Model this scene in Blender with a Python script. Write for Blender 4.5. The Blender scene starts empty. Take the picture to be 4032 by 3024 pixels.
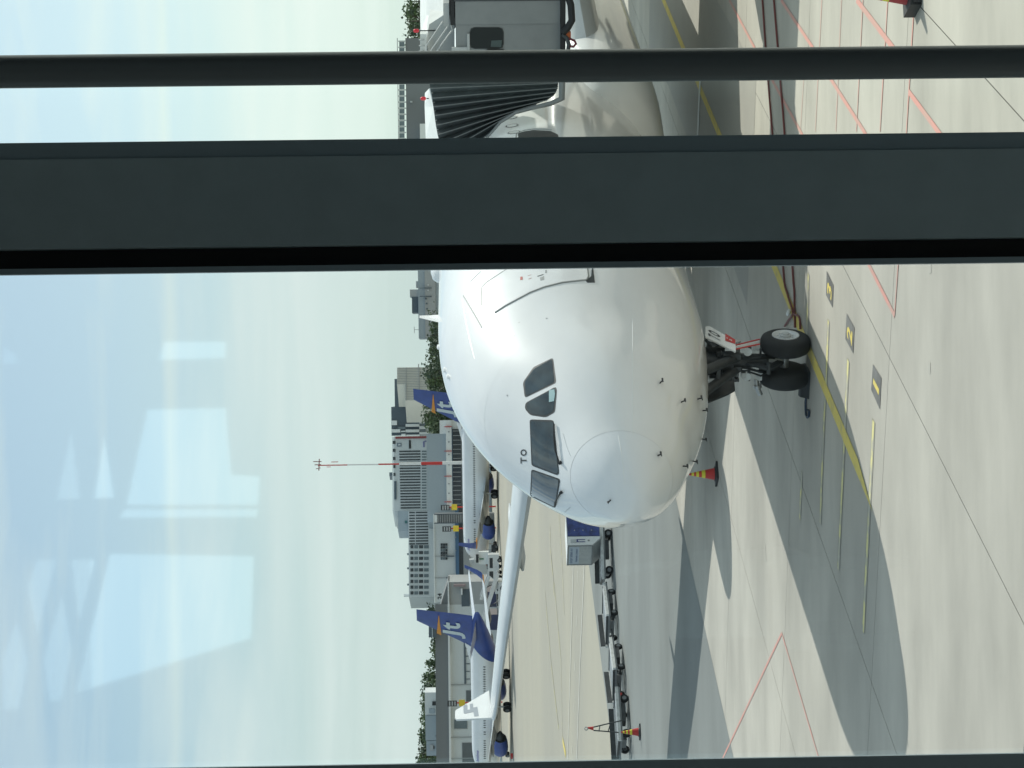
import bpy, bmesh, math, random
from mathutils import Vector, Matrix
from mathutils.bvhtree import BVHTree
from mathutils.geometry import tessellate_polygon
random.seed(7)
R = math.radians
scn = bpy.context.scene
col = scn.collection

# ------------------------------------------------------------------ camera
FPX, VH, ROLL, H = 8600.0, 1825.0, 0.0135, 7.265      # focal length in photo pixels, horizon column, roll, eye height
PITCH = math.atan((2016 - VH) / FPX)
FW = Vector((0, math.cos(PITCH), -math.sin(PITCH)))
DN = -Vector((0, math.sin(PITCH), math.cos(PITCH)))
RT = Vector((1, 0, 0))
CX = DN * math.cos(ROLL) - RT * math.sin(ROLL)         # picture x runs down the world: the phone was held sideways
CY = DN * math.sin(ROLL) + RT * math.cos(ROLL)
EYE = Vector((0, 0, H))
cam = bpy.data.cameras.new('camera')
cam.sensor_width = 36.0
cam.lens = 36.0 * FPX / 4032
cam.clip_end = 9000
cam.clip_start = 0.05
cam_ob = bpy.data.objects.new('camera', cam)
cam_ob.matrix_world = Matrix(((CX.x, CY.x, -FW.x, EYE.x), (CX.y, CY.y, -FW.y, EYE.y), (CX.z, CY.z, -FW.z, EYE.z), (0, 0, 0, 1)))
col.objects.link(cam_ob)
scn.camera = cam_ob

# ------------------------------------------------------------------ light
SUN_AZ, SUN_EL = R(46), R(41)                          # azimuth from +Y towards +X
sun = bpy.data.lights.new('sun', 'SUN')
sun.energy = 4.2
sun.angle = R(0.55)
sun.color = (1.0, 0.955, 0.88)
sun_ob = bpy.data.objects.new('sun', sun)
sd = Vector((math.sin(SUN_AZ) * math.cos(SUN_EL), math.cos(SUN_AZ) * math.cos(SUN_EL), math.sin(SUN_EL)))
sun_ob.rotation_euler = sd.to_track_quat('Z', 'Y').to_euler()
col.objects.link(sun_ob)
wd = bpy.data.worlds.new('World')
scn.world = wd
wd.use_nodes = True
nt = wd.node_tree
nt.nodes.clear()
N, LK = nt.nodes.new, nt.links.new
wo = N('ShaderNodeOutputWorld'); bg = N('ShaderNodeBackground')
bg.inputs[1].default_value = 0.1
sky = N('ShaderNodeTexSky'); sky.sky_type = 'NISHITA'; sky.sun_disc = False
sky.sun_elevation = SUN_EL; sky.sun_rotation = SUN_AZ
sky.air_density = 1.0; sky.dust_density = 1.5; sky.ozone_density = 1.0
tc = N('ShaderNodeTexCoord')
mp = N('ShaderNodeMapping'); mp.inputs['Scale'].default_value = (1.0, 1.0, 9.0); mp.inputs['Rotation'].default_value = (R(2), R(-3), 0)
nz = N('ShaderNodeTexNoise'); nz.inputs['Scale'].default_value = 2.6; nz.inputs['Detail'].default_value = 7; nz.inputs['Roughness'].default_value = 0.55
nz.inputs['Distortion'].default_value = 0.4
rp = N('ShaderNodeValToRGB'); rp.color_ramp.elements[0].position = 0.39; rp.color_ramp.elements[1].position = 0.66
rp.color_ramp.elements[0].color = (0.0, 0.0, 0.0, 1); rp.color_ramp.elements[1].color = (0.75, 0.75, 0.75, 1)
sx = N('ShaderNodeSeparateXYZ')
hz = N('ShaderNodeMapRange')                           # pale haze low down
hz.inputs['From Min'].default_value = 0.0; hz.inputs['From Max'].default_value = 0.16
hz.inputs['To Min'].default_value = 0.85; hz.inputs['To Max'].default_value = 0.26
mh = N('ShaderNodeMixRGB'); mh.inputs[2].default_value = (7.35, 9.1, 9.15, 1)
mc = N('ShaderNodeMixRGB'); mc.inputs[2].default_value = (9.4, 10.4, 10.1, 1)
LK(tc.outputs['Generated'], mp.inputs['Vector']); LK(mp.outputs[0], nz.inputs['Vector']); LK(nz.outputs['Fac'], rp.inputs[0])
LK(tc.outputs['Generated'], sx.inputs[0]); LK(sx.outputs['Z'], hz.inputs['Value'])
sb = N('ShaderNodeMixRGB'); sb.blend_type = 'MULTIPLY'; sb.inputs[0].default_value = 1.0; sb.inputs[2].default_value = (1.14, 1.32, 1.40, 1)
LK(sky.outputs[0], sb.inputs[1]); LK(sb.outputs[0], mh.inputs[1]); LK(hz.outputs[0], mh.inputs[0])
LK(mh.outputs[0], mc.inputs[1]); LK(rp.outputs[0], mc.inputs[0])
def mth(op, a, b=None, clamp=False):
    n_ = N('ShaderNodeMath'); n_.operation = op; n_.use_clamp = clamp
    for i, v in enumerate((a, b)):
        if v is None: continue
        if isinstance(v, (int, float)): n_.inputs[i].default_value = v
        else: LK(v, n_.inputs[i])
    return n_.outputs[0]
n2 = N('ShaderNodeTexNoise'); n2.inputs['Scale'].default_value = 5.0; n2.inputs['Detail'].default_value = 4      # an old vapour trail drawn out along the sky
LK(tc.outputs['Generated'], n2.inputs['Vector'])
zz_ = mth('ADD', sx.outputs['Z'], mth('MULTIPLY', n2.outputs['Fac'], -.012))
tr_ = mth('SUBTRACT', 1.0, mth('DIVIDE', mth('ABSOLUTE', mth('SUBTRACT', zz_, .1255)), .0042), True)
tr_ = mth('MULTIPLY', mth('MULTIPLY', tr_, mth('ADD', mth('MULTIPLY', n2.outputs['Fac'], .8), .1)), mth('MULTIPLY', sx.outputs['Y'], .75, True))
mt_ = N('ShaderNodeMixRGB'); mt_.inputs[2].default_value = (9.3, 10.4, 9.8, 1)
glow = mth('DIVIDE', mth('SUBTRACT', mth('ADD', mth('MULTIPLY', sx.outputs['X'], math.sin(SUN_AZ)), mth('MULTIPLY', sx.outputs['Y'], math.cos(SUN_AZ))), .56), .44, True)   # the sky whitens towards the sun
fw_ = mth('ADD', rp.outputs[0], mth('MULTIPLY', glow, .45), True)
LK(fw_, mc.inputs[0])
LK(mc.outputs[0], mt_.inputs[1]); LK(tr_, mt_.inputs[0])
LK(mt_.outputs[0], bg.inputs[0]); LK(bg.outputs[0], wo.inputs[0])
scn.view_settings.view_transform = 'Standard'
scn.view_settings.look = 'None'
scn.view_settings.exposure = 0.0
scn.view_settings.gamma = 1.0
scn.view_settings.use_curve_mapping = False
scn.render.engine = 'CYCLES'
scn.cycles.use_denoising = True
scn.cycles.caustics_reflective = False
scn.cycles.caustics_refractive = False
scn.cycles.sample_clamp_indirect = 6.0
scn.cycles.max_bounces = 8
scn.cycles.transparent_max_bounces = 12

# ------------------------------------------------------------------ where a photo pixel lies in the world
def ray(px, py):
    return FW + CX * ((px - 2016) / FPX) + CY * ((1512 - py) / FPX)

def terr(y):                                           # the far apron climbs a little
    return 0.0 if y < 150 else 0.0092 * (min(y, 650) - 150)

def G(px, py, up=0.0):
    d = ray(px, py); z = 0.0
    for _ in range(60):
        t = (z + up - H) / d.z
        z += 0.5 * (terr(t * d.y) - z)
    p = EYE + d * t
    return Vector((p.x, p.y, terr(p.y) + up))

def AT(px, py, dist):
    d = ray(px, py)
    return EYE + d * (dist / d.y)

# ------------------------------------------------------------------ materials
MATS = {}
def mat(name, c, rough=0.6, metal=0.0, var=0.0, scale=4.0, coat=0.0, bump=0.0, stretch=None, rnd=0.0, c2=None, spec=0.5, ramp=(0.3, 0.62), world=False):
    if name in MATS: return MATS[name]
    m = bpy.data.materials.new(name); m.use_nodes = True
    t = m.node_tree; b = t.nodes['Principled BSDF']
    b.inputs['Roughness'].default_value = rough
    b.inputs['Metallic'].default_value = metal
    b.inputs['Coat Weight'].default_value = coat
    b.inputs['Specular IOR Level'].default_value = spec
    b.inputs['Base Color'].default_value = (*c, 1)
    if var or bump or rnd:
        co = t.nodes.new('ShaderNodeTexCoord'); mpn = t.nodes.new('ShaderNodeMapping')
        if stretch: mpn.inputs['Scale'].default_value = stretch
        n1 = t.nodes.new('ShaderNodeTexNoise'); n1.inputs['Scale'].default_value = scale; n1.inputs['Detail'].default_value = 8
        n1.inputs['Roughness'].default_value = 0.62
        t.links.new(t.nodes.new('ShaderNodeNewGeometry').outputs['Position'] if world else co.outputs['Object'], mpn.inputs[0]); t.links.new(mpn.outputs[0], n1.inputs['Vector'])
        if var:
            mx = t.nodes.new('ShaderNodeMixRGB')
            d = c2 or tuple(max(0, x * (1 - 2.2 * var)) for x in c)
            mx.inputs[1].default_value = (*d, 1); mx.inputs[2].default_value = (*tuple(min(1, x * (1 + var)) for x in c), 1)
            r2 = t.nodes.new('ShaderNodeValToRGB'); r2.color_ramp.elements[0].position, r2.color_ramp.elements[1].position = ramp
            t.links.new(n1.outputs['Fac'], r2.inputs[0]); t.links.new(r2.outputs[0], mx.inputs[0])
            last = mx.outputs[0]
            if rnd:
                oi = t.nodes.new('ShaderNodeObjectInfo'); mr = t.nodes.new('ShaderNodeMapRange')
                mr.inputs['To Min'].default_value = 1 - rnd; mr.inputs['To Max'].default_value = 1 + rnd
                hs = t.nodes.new('ShaderNodeHueSaturation')
                t.links.new(oi.outputs['Random'], mr.inputs['Value']); t.links.new(mr.outputs[0], hs.inputs['Value']); t.links.new(last, hs.inputs['Color'])
                last = hs.outputs[0]
            t.links.new(last, b.inputs['Base Color'])
        if bump:
            bp = t.nodes.new('ShaderNodeBump'); bp.inputs['Strength'].default_value = bump; bp.inputs['Distance'].default_value = 0.02
            t.links.new(n1.outputs['Fac'], bp.inputs['Height']); t.links.new(bp.outputs[0], b.inputs['Normal'])
    MATS[name] = m
    return m

def glass_mat(name, tint, refl):
    m = bpy.data.materials.new(name); m.use_nodes = True
    t = m.node_tree; t.nodes.clear()
    o = t.nodes.new('ShaderNodeOutputMaterial'); mx = t.nodes.new('ShaderNodeMixShader')
    tr = t.nodes.new('ShaderNodeBsdfTransparent'); gl = t.nodes.new('ShaderNodeBsdfGlossy')
    tr.inputs[0].default_value = (*tint, 1); gl.inputs['Roughness'].default_value = 0.022; gl.inputs[0].default_value = (0.80, 0.95, 1.0, 1)
    mx.inputs[0].default_value = refl
    t.links.new(tr.outputs[0], mx.inputs[1]); t.links.new(gl.outputs[0], mx.inputs[2]); t.links.new(mx.outputs[0], o.inputs[0])
    MATS[name] = m
    return m

M_white = mat('aircraft_white', (0.84, 0.845, 0.84), 0.40, var=0.03, scale=0.5, coat=0.9, spec=0.14)
M_white.node_tree.nodes['Principled BSDF'].inputs['Coat Roughness'].default_value = 0.075
M_wing = mat('wing_grey', (0.62, 0.65, 0.66), 0.35, var=0.05, scale=0.6, coat=0.2)
M_wdark = mat('wing_underside', (0.30, 0.31, 0.31), 0.45, var=0.08, scale=0.8)
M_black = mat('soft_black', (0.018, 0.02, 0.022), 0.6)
M_dark = mat('dark_steel', (0.06, 0.065, 0.068), 0.5, 0.3, var=0.15, scale=6)
M_gasket = mat('gasket', (0.035, 0.04, 0.042), 0.5)
M_faint = mat('faint_panel_line', (0.70, 0.71, 0.70), 0.5)
M_seam = mat('panel_seam', (0.42, 0.43, 0.42), 0.6)
M_cockpit = mat('cockpit_glass', (0.035, 0.055, 0.065), 0.06, var=0.25, scale=2.5, coat=0.6)
M_tyre = mat('tyre_rubber', (0.018, 0.019, 0.02), 0.78, var=0.2, scale=8)
M_rim = mat('wheel_rim', (0.62, 0.64, 0.64), 0.4, 0.2, var=0.05)
M_steel = mat('bare_steel', (0.45, 0.46, 0.46), 0.35, 0.7, var=0.1, scale=8)
M_grey = mat('equipment_grey', (0.22, 0.23, 0.235), 0.55, var=0.1, scale=3)
M_lgrey = mat('pale_grey_paint', (0.48, 0.50, 0.50), 0.5, var=0.05, scale=1.5)
M_red = mat('signal_red', (0.55, 0.035, 0.03), 0.5, var=0.06)
M_yel = mat('fluorescent_yellow', (0.72, 0.68, 0.05), 0.5, var=0.06)
M_wpaint = mat('white_sheet_metal', (0.76, 0.77, 0.76), 0.45, var=0.03)
M_blue = mat('livery_blue', (0.035, 0.075, 0.30), 0.4, var=0.10, scale=0.8, coat=0.3)
M_orange = mat('livery_orange', (0.72, 0.30, 0.045), 0.45, var=0.05)
M_purple = mat('livery_lilac', (0.30, 0.28, 0.55), 0.5)
M_winddark = mat('far_window', (0.03, 0.038, 0.045), 0.15, var=0.2, scale=0.4)

# ------------------------------------------------------------------ mesh helpers
class MB:
    def __init__(s): s.v, s.f = [], []
    def add(s, vs, fs):
        o = len(s.v); s.v += [tuple(v) for v in vs]; s.f += [tuple(i + o for i in f) for f in fs]; return s
    def quad(s, a, b, c, d): return s.add([a, b, c, d], [(0, 1, 2, 3)])
    def box(s, c, sz, rot=None):
        c = Vector(c); hx, hy, hz_ = sz[0] / 2, sz[1] / 2, sz[2] / 2
        vs = [Vector((x, y, z)) for x in (-hx, hx) for y in (-hy, hy) for z in (-hz_, hz_)]
        if rot is not None: vs = [rot @ v for v in vs]
        return s.add([c + v for v in vs], [(0, 1, 3, 2), (4, 6, 7, 5), (0, 4, 5, 1), (2, 3, 7, 6), (0, 2, 6, 4), (1, 5, 7, 3)])
    def prism(s, poly, off):                           # polygon of points swept by a vector
        n = len(poly); off = Vector(off); a = [Vector(p) for p in poly]
        tri = tessellate_polygon([a])
        vs = a + [p + off for p in a]
        return s.add(vs, [tuple(t) for t in tri] + [tuple(n + i for i in reversed(t)) for t in tri] + [(i, i + n, (i + 1) % n + n, (i + 1) % n) for i in range(n)])
    def bar(s, a, b, w, h=None):
        a, b = Vector(a), Vector(b); d = b - a
        if d.length < 1e-6: return s
        q = d.to_track_quat('X', 'Z').to_matrix()
        return s.box((a + b) / 2, (d.length, w, h or w), q)
    def tube(s, pts, r, n=10, cap=True):
        pts = [Vector(p) for p in pts]; rs = r if isinstance(r, (list, tuple)) else [r] * len(pts)
        rings = []; up = None
        for i, p in enumerate(pts):
            d = (pts[min(i + 1, len(pts) - 1)] - pts[max(i - 1, 0)]).normalized()
            if up is None:
                up = d.orthogonal().normalized()
            else:
                up = (up - d * up.dot(d)); up = up.normalized() if up.length > 1e-5 else d.orthogonal().normalized()
            sd_ = d.cross(up)
            rings.append([p + (up * math.cos(2 * math.pi * k / n) + sd_ * math.sin(2 * math.pi * k / n)) * rs[i] for k in range(n)])
        return s.loft(rings, True, cap)
    def loft(s, rings, closed=True, cap=True):
        n = len(rings[0]); vs = [p for rg in rings for p in rg]; fs = []
        for i in range(len(rings) - 1):
            for k in range(n if closed else n - 1):
                k2 = (k + 1) % n
                fs.append((i * n + k, i * n + k2, (i + 1) * n + k2, (i + 1) * n + k))
        if cap and closed:
            fs.append(tuple(reversed(range(n)))); fs.append(tuple((len(rings) - 1) * n + k for k in range(n)))
        return s.add(vs, fs)
    def lathe(s, c, axis, prof, n=24, cap=True):       # prof: (distance along the axis, radius)
        c = Vector(c); ax = Vector(axis).normalized(); u = ax.orthogonal().normalized(); w = ax.cross(u)
        return s.loft([[c + ax * a + (u * math.cos(2 * math.pi * k / n) + w * math.sin(2 * math.pi * k / n)) * r for k in range(n)] for a, r in prof], True, cap)
    def mesh(s, name, m, smooth=False, angle=35):
        me = bpy.data.meshes.new(name); me.from_pydata(s.v, [], s.f)
        bm = bmesh.new(); bm.from_mesh(me); bmesh.ops.recalc_face_normals(bm, faces=bm.faces); bm.to_mesh(me); bm.free()
        if m: me.materials.append(m)
        if smooth:
            me.polygons.foreach_set('use_smooth', [True] * len(me.polygons)); me.set_sharp_from_angle(angle=R(angle))
        return me
    def build(s, name, m, parent=None, smooth=False, angle=35):
        return link(name, s.mesh(name, m, smooth, angle), parent)

def link(name, me, parent=None, mtx=None):
    o = bpy.data.objects.new(name, me); col.objects.link(o)
    if parent is not None: o.parent = parent
    if mtx is not None: o.matrix_local = mtx
    return o
def tag(o, label=None, cat=None, group=None, kind=None):
    if label: o['label'] = label
    if cat: o['category'] = cat
    if group: o['group'] = group
    if kind: o['kind'] = kind
    return o
def thing(name, label, cat, loc=(0, 0, 0), rz=0.0, group=None):
    o = bpy.data.objects.new(name, None); o.empty_display_size = 0.3
    o.location = loc; o.rotation_euler = (0, 0, rz); col.objects.link(o)
    return tag(o, label, cat, group)
def mw(o):
    return Matrix.Translation(o.location) @ Matrix.Rotation(o.rotation_euler[2], 4, 'Z')
def copy_tree(o, parent=None):
    c = o.copy(); col.objects.link(c)
    if parent is not None: c.parent = parent; c.matrix_parent_inverse = o.matrix_parent_inverse.copy()
    for ch in [x for x in bpy.data.objects if x.parent == o]: copy_tree(ch, c)
    return c
UNIT = {}
def ubox(name, m, parent, c, sz, rot=None):             # a box part that shares its mesh with every other box of the material
    key = (name, m.name)
    if key not in UNIT: UNIT[key] = MB().box((0, 0, 0), (1, 1, 1)).mesh(name, m)
    mt = Matrix.Translation(Vector(c)) @ (rot.to_4x4() if rot is not None else Matrix()) @ Matrix.Diagonal((sz[0], sz[1], sz[2], 1))
    return link(name, UNIT[key], parent, mt)
def text_mesh(txt, bold=False):                         # flat letters, (mesh vertices 2-D, faces), scaled to a unit box
    cu = bpy.data.curves.new('lettering', 'FONT'); cu.body = txt; cu.resolution_u = 3
    if bold: cu.offset = 0.025
    ob = bpy.data.objects.new('lettering', cu); col.objects.link(ob)
    dg = bpy.context.evaluated_depsgraph_get(); me = bpy.data.meshes.new_from_object(ob.evaluated_get(dg))
    vs = [v.co.copy() for v in me.vertices]; fs = [tuple(p.vertices) for p in me.polygons]
    bpy.data.objects.remove(ob); bpy.data.curves.remove(cu); bpy.data.meshes.remove(me)
    x0 = min(v.x for v in vs); x1 = max(v.x for v in vs); y0 = min(v.y for v in vs); y1 = max(v.y for v in vs)
    return [((v.x - x0) / (x1 - x0), (v.y - y0) / (y1 - y0)) for v in vs], fs
def lettering(name, txt, fn, m, parent=None, bold=False):    # fn maps unit-box (u, v) to a point
    vs, fs = text_mesh(txt, bold)
    return MB().add([fn(u, v) for u, v in vs], fs).build(name, m, parent)

# ================================================================== SETTING: apron
M_slab = mat('pale_concrete', (0.455, 0.43, 0.375), 0.85, var=0.13, scale=0.36, rnd=0.03, stretch=(0.45, 1, 1), bump=0.05, world=True, ramp=(.25, .68))
M_joint = mat('joint_sealant', (0.07, 0.065, 0.06), 0.9)
M_asph = mat('grey_asphalt', (0.215, 0.23, 0.222), 0.9, var=0.09, scale=0.16, stretch=(0.5, 1, 1), world=True)
M_tarmac = mat('tan_tarmac', (0.385, 0.36, 0.29), 0.9, var=0.08, scale=0.03, stretch=(0.25, 1, 1), c2=(0.335, 0.32, 0.275))
M_yline = mat('worn_yellow_paint', (0.64, 0.51, 0.12), 0.75, var=0.14, scale=2.4, c2=(.46, .40, .19), ramp=(.30, .52), world=True)
M_ypale = mat('faded_yellow_paint', (0.58, 0.53, 0.24), 0.8, var=0.22, scale=1.9, c2=(0.45, 0.43, 0.355), ramp=(0.47, 0.56), world=True)
M_baredge = mat('worn_bar_edge', (0.33, 0.32, 0.28), 0.85, var=0.15, scale=2)  # darker outline around the stop bars
M_rline = mat('faded_red_paint', (0.59, 0.265, 0.225), 0.8, var=0.10, scale=1.2, c2=(0.53, 0.33, 0.28), ramp=(.38, .62))
M_wline = mat('white_road_paint', (0.72, 0.72, 0.67), 0.8, var=0.08, scale=0.8)
M_patch = mat('dark_paint_patch', (0.15, 0.15, 0.145), 0.85, var=0.22, scale=1.6)

ys = [-60, 0, 60, 150, 250, 400, 650, 1400, 4000]
g = MB()
for y0, y1 in zip(ys, ys[1:]):
    g.quad((-2600, y0, terr(y0) - .012), (2600, y0, terr(y0) - .012), (2600, y1, terr(y1) - .012), (-2600, y1, terr(y1) - .012))
apron = tag(g.build('ground', M_tarmac), kind='structure')

O = G(3502, 1408)
dB = ((G(3502, 1408) - G(4032, 2452)).normalized() + (G(3120, 1800) - G(3531, 2973)).normalized()).normalized()
dA = (G(3416.7, 2973) - G(3524, 1039)).normalized()
def solve2(p, a, q, b):                                 # p + s a = q + t b
    d = q - p; det = a.x * -b.y + b.x * a.y
    return (d.x * -b.y + b.x * d.y) / det
sa = solve2(O, dA, G(3325, 2385), dB)                   # slab width along A
sb = solve2(O, dB, G(2854.5, 2833), dA) / 2             # slab length along B
bed = MB().quad(*[O + dA * (i * sa) + dB * (j * sb) + Vector((0, 0, -.008)) for i, j in ((-6, -3), (-6, 9), (5, 9), (5, -3))])
bed = tag(bed.build('concrete_pavement', M_joint), kind='structure')
gp = 0.011
slab_me = MB().prism([dA * gp + dB * gp, dA * (sa - gp) + dB * gp, dA * (sa - gp) + dB * (sb - gp), dA * gp + dB * (sb - gp)], (0, 0, .008)).mesh('slab', M_slab)
for i in range(-6, 5):
    for j in range(-3, 9):
        p = O + dA * (i * sa) + dB * (j * sb)
        link('slab', slab_me, bed, Matrix.Translation((p.x, p.y, -.008)))

def strip_sheet(name, p0, p1, d, t0, t1, m, up):
    b = MB(); k = 12
    for i in range(k):
        a, c = t0 + (t1 - t0) * i / k, t0 + (t1 - t0) * (i + 1) / k
        q = []
        for p, t in ((p0, a), (p1, a), (p1, c), (p0, c)):
            v = p + d * t; q.append((v.x, v.y, terr(v.y) + up))
        b.quad(*q)
    return tag(b.build(name, m), kind='structure')
strip_sheet('asphalt_lane', G(2808, 2620), G(2385, 2740), dB, -95, 110, M_asph, .004)

def paint(name, pts, w, m, up=.010, closed=False, ground=None):
    P = [G(*p) for p in pts]; Q = [P[0]]
    for a, b in zip(P, P[1:]):
        k = max(1, int((b - a).length / 6))
        Q += [a + (b - a) * (i / k) for i in range(1, k + 1)]
    b = MB(); rows = []
    for i, p in enumerate(Q):
        d = (Q[min(i + 1, len(Q) - 1)] - Q[max(i - 1, 0)]); d.z = 0; d.normalize()
        n = Vector((-d.y, d.x, 0)) * w / 2
        z = terr(p.y) + up
        rows.append((Vector((p.x + n.x, p.y + n.y, z)), Vector((p.x - n.x, p.y - n.y, z))))
    for (a, c), (e, f) in zip(rows, rows[1:]): b.quad(a, c, f, e)
    return tag(b.build(name, m, ground), kind='structure')
lead = [(2560, -130), (2613, 0), (2697, 194), (2775, 388), (2839.5, 531), (3040.6, 1047), (3109, 1217), (3190, 1379), (3262, 1529), (3335, 1713), (3404, 1900), (3428, 1990)]
pa, pb = G(2613, 0), G(3404, 1900)
b = MB()                                                # straight lead-in line with a slanted end
dl = (pb - pa).normalized(); nl = Vector((-dl.y, dl.x, 0)); st = pa - dl * 6; e1 = G(3436, 2025); e0 = G(3392, 1925)
wl = .15
q1 = st + nl * wl; q0 = st - nl * wl
L1 = (e1 - st).dot(dl); L0 = L1 - 1.6
b.quad(q0 + Vector((0, 0, .010)), q1 + Vector((0, 0, .010)), st + dl * L0 + nl * wl + Vector((0, 0, .010)), st + dl * L1 - nl * wl + Vector((0, 0, .010)))
tag(b.build('lead_in_line', M_yline), kind='structure')
for pts in ([(3184, 1078), (3181.5, 1180), (3179, 1290), (3176, 1420)], [(3263, 1262), (3254, 1501), (3245.6, 1663), (3236, 1900), (3231, 2060)],
            [(3341, 1418), (3329, 1657), (3318, 1891), (3308, 2100), (3302, 2242)], [(3441, 1657), (3429, 1900), (3419, 2095), (3408, 2316), (3400, 2486)], [(3158, 1860), (3150, 2043)]):
    paint('stop_bar', pts, .30, M_baredge, up=.0065); paint('stop_bar', pts, .17, M_ypale, up=.0085)
for quad, dg in (([(3256.7, 1067), (3283, 1122.5), (3280, 1211.6), (3254, 1161.5)], '3'), ([(3335.5, 1234), (3365.5, 1289.6), (3361, 1392), (3330, 1334)], '2'), ([(3439, 1434), (3472, 1488), (3466, 1612), (3432, 1534.7)], '1')):
    ra, rn, ln, la = [G(*q) for q in quad]              # right-away, right-near, left-near, left-away
    up_ = Vector((0, 0, .009))
    tag(MB().quad(ra + up_, rn + up_, ln + up_, la + up_).build('number_patch', M_patch), kind='structure')
    def fn(u, v, ra=ra, rn=rn, ln=ln, la=la, dg=dg):
        uu = (0.36 + u * 0.20) if dg == '1' else (0.19 + u * 0.52); vv = 0.17 + v * 0.66
        a = ln + (rn - ln) * uu; c = la + (ra - la) * uu
        return a + (c - a) * vv + Vector((0, 0, .013))
    tag(lettering('stand_number', dg, fn, M_yline, bold=True), kind='structure')
for pts, w in (([(2872, -2), (2975.5, 194), (3046.7, 324), (3156.7, 524), (3421, 1039), (3524, 1242)], .13), ([(3076, -2), (3202, 188), (3276.5, 317), (3406, 521), (3530, 735)], .13), ([(3373.6, -2), (3513, 181), (3588, 283)], .15),
               ([(3580.8, 362), (3694, 515), (3790, 650)], .13), ([(3602, 0), (3571, 518), (3538, 1039), (3524, 1242)], .08), ([(3497, -2), (3467, 518)], .07), ([(3399.5, -2), (3373.6, 518)], .07),
               ([(3315, -2), (3292.7, 518)], .05), ([(3237.6, -2), (3212, 518)], .05), ([(3173, 200), (3153, 518)], .04),
               ([(2845, 2990), (3079.5, 2493)], .10), ([(3079.5, 2493), (3225, 2985)], .08)):
    paint('red_marking', pts, w * .8, M_rline, up=.0095 + .0006 * w * 10)
for pts, w, m in (([(2262, 2100), (2258, 2235), (2247, 2600), (2235.7, 2990)], .26, M_wline), ([(2306, 2060), (2301, 2235), (2285, 2600), (2271.5, 2990)], .26, M_wline),
                  ([(2146, 2325), (2169, 2600), (2200, 2870)], .22, M_ypale), ([(2200, 2005), (2214.6, 2235), (2222, 2420)], .2, M_ypale), ([(2166, 2072), (2168, 2170), (2178, 2270), (2182, 2343)], .34, M_ypale),
                  ([(2182, 2293), (2209, 2600), (2215, 2926)], .22, M_ypale), ([(2216, 2915), (2228, 2972)], .55, M_yline),
                  ([(2275, 2250), (2274, 2293)], .13, M_wline), ([(2272, 2427), (2270, 2468)], .13, M_wline), ([(2264.7, 2603), (2263.5, 2641)], .13, M_wline), ([(2259, 2768), (2258, 2802)], .13, M_wline), ([(2253.5, 2935), (2252, 2965)], .13, M_wline)):
    paint('road_line', pts, w, m, up=.016)

M_stain = mat('tyre_mark_stain', (0.375, 0.36, 0.32), 0.85, var=0.12, scale=1.4, c2=(0.44, 0.42, 0.365), ramp=(.35, .6), world=True)
for pts, w in (([(3663, 1040), (3664, 1076)], .16), ([(3660, 1428), (3661, 1472)], .16), ([(3012, 2145), (3016, 2212)], .16)):
    paint('tyre_mark', pts, w, M_stain, up=.005)
paint('darker_strip', [(2560, -120), (2640, 0), (2722, 194), (2800, 388), (2866, 531), (2960, 760)], 6.0, mat('darker_concrete', (.27, .26, .235), .75, var=.2, scale=.5, c2=(.36, .345, .305), world=True), up=.0045)  # broad darker strip along the lead-in line, beneath the fuselage

# ================================================================== the terminal we look out of
M_mull = mat('anthracite_frame', (0.35, 0.45, 0.48), 0.55, var=0.03, scale=14)
M_rod = mat('rod_paint', (0.16, 0.19, 0.20), 0.45)
M_mflange = mat('anthracite_flange', (0.25, 0.33, 0.37), 0.5)
M_gap = mat('black_recess', (0.006, 0.007, 0.008), 0.7)
M_hall = mat('hall_wall', (0.24, 0.245, 0.25), 0.7, var=0.03)
M_floor = mat('hall_floor', (0.36, 0.35, 0.33), 0.5, var=0.08)
M_ceil = mat('hall_ceiling', (0.60, 0.60, 0.60), 0.8)
glass_mat('tinted_glass', (0.965, 0.985, 0.98), 0.095)
glass_mat('clear_glass', (0.97, 0.99, 0.965), 0.03)
FLOOR = H - 1.62
GY = 2.972
def at_y(px, y, py=None):                                # x of a vertical line seen at photo row px (centre column)
    return (1512 - px) / FPX * y
def post(name, y0, y1, x0, x1, m, label=None, cat=None, parent=None, z0=FLOOR, z1=13.4):
    o = MB().box(((x0 + x1) / 2, (y0 + y1) / 2, (z0 + z1) / 2), (x1 - x0, y1 - y0, z1 - z0)).build(name, m, parent)
    return tag(o, label, cat)
yf = 2.94
mull = thing('window_mullion', 'wide dark grey window mullion between the big pane and the narrow panes', 'mullion')
xa, xb, xc, xd, xe = at_y(540, yf), at_y(606, yf), at_y(956, yf), at_y(1030, yf), at_y(1056, yf)
post('side_flange', yf + .004, 3.16, xb + .0002, xa, M_mflange, parent=mull)
post('face_plate', yf, 3.16, xc, xb - .0002, M_mull, parent=mull)
post('recess', yf + .035, 3.10, xd, xc - .001, M_gap, parent=mull)
post('glazing_strip', yf + .012, GY - .001, xe, xd - .001, M_mflange, parent=mull)
rod = MB().lathe((at_y(262, 2.86), 2.86, FLOOR), (0, 0, 1), [(0, .0215), (13.4 - FLOOR, .0215)], 32).build('support_rod', M_rod, None, True)
tag(rod, 'thin round dark support rod in front of the right-hand panes', 'rod')
yr = GY - .008
xl = at_y(3002, yr)
fr = thing('window_frame', 'dark window frame post at the edge of the picture left of the big pane', 'window frame')
post('face_plate', yr, GY - .001, xl - .19, xl, M_mflange, parent=fr)
post('recess', yf + .02, GY - .001, xl - .25, xl - .191, M_gap, parent=fr)
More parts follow.
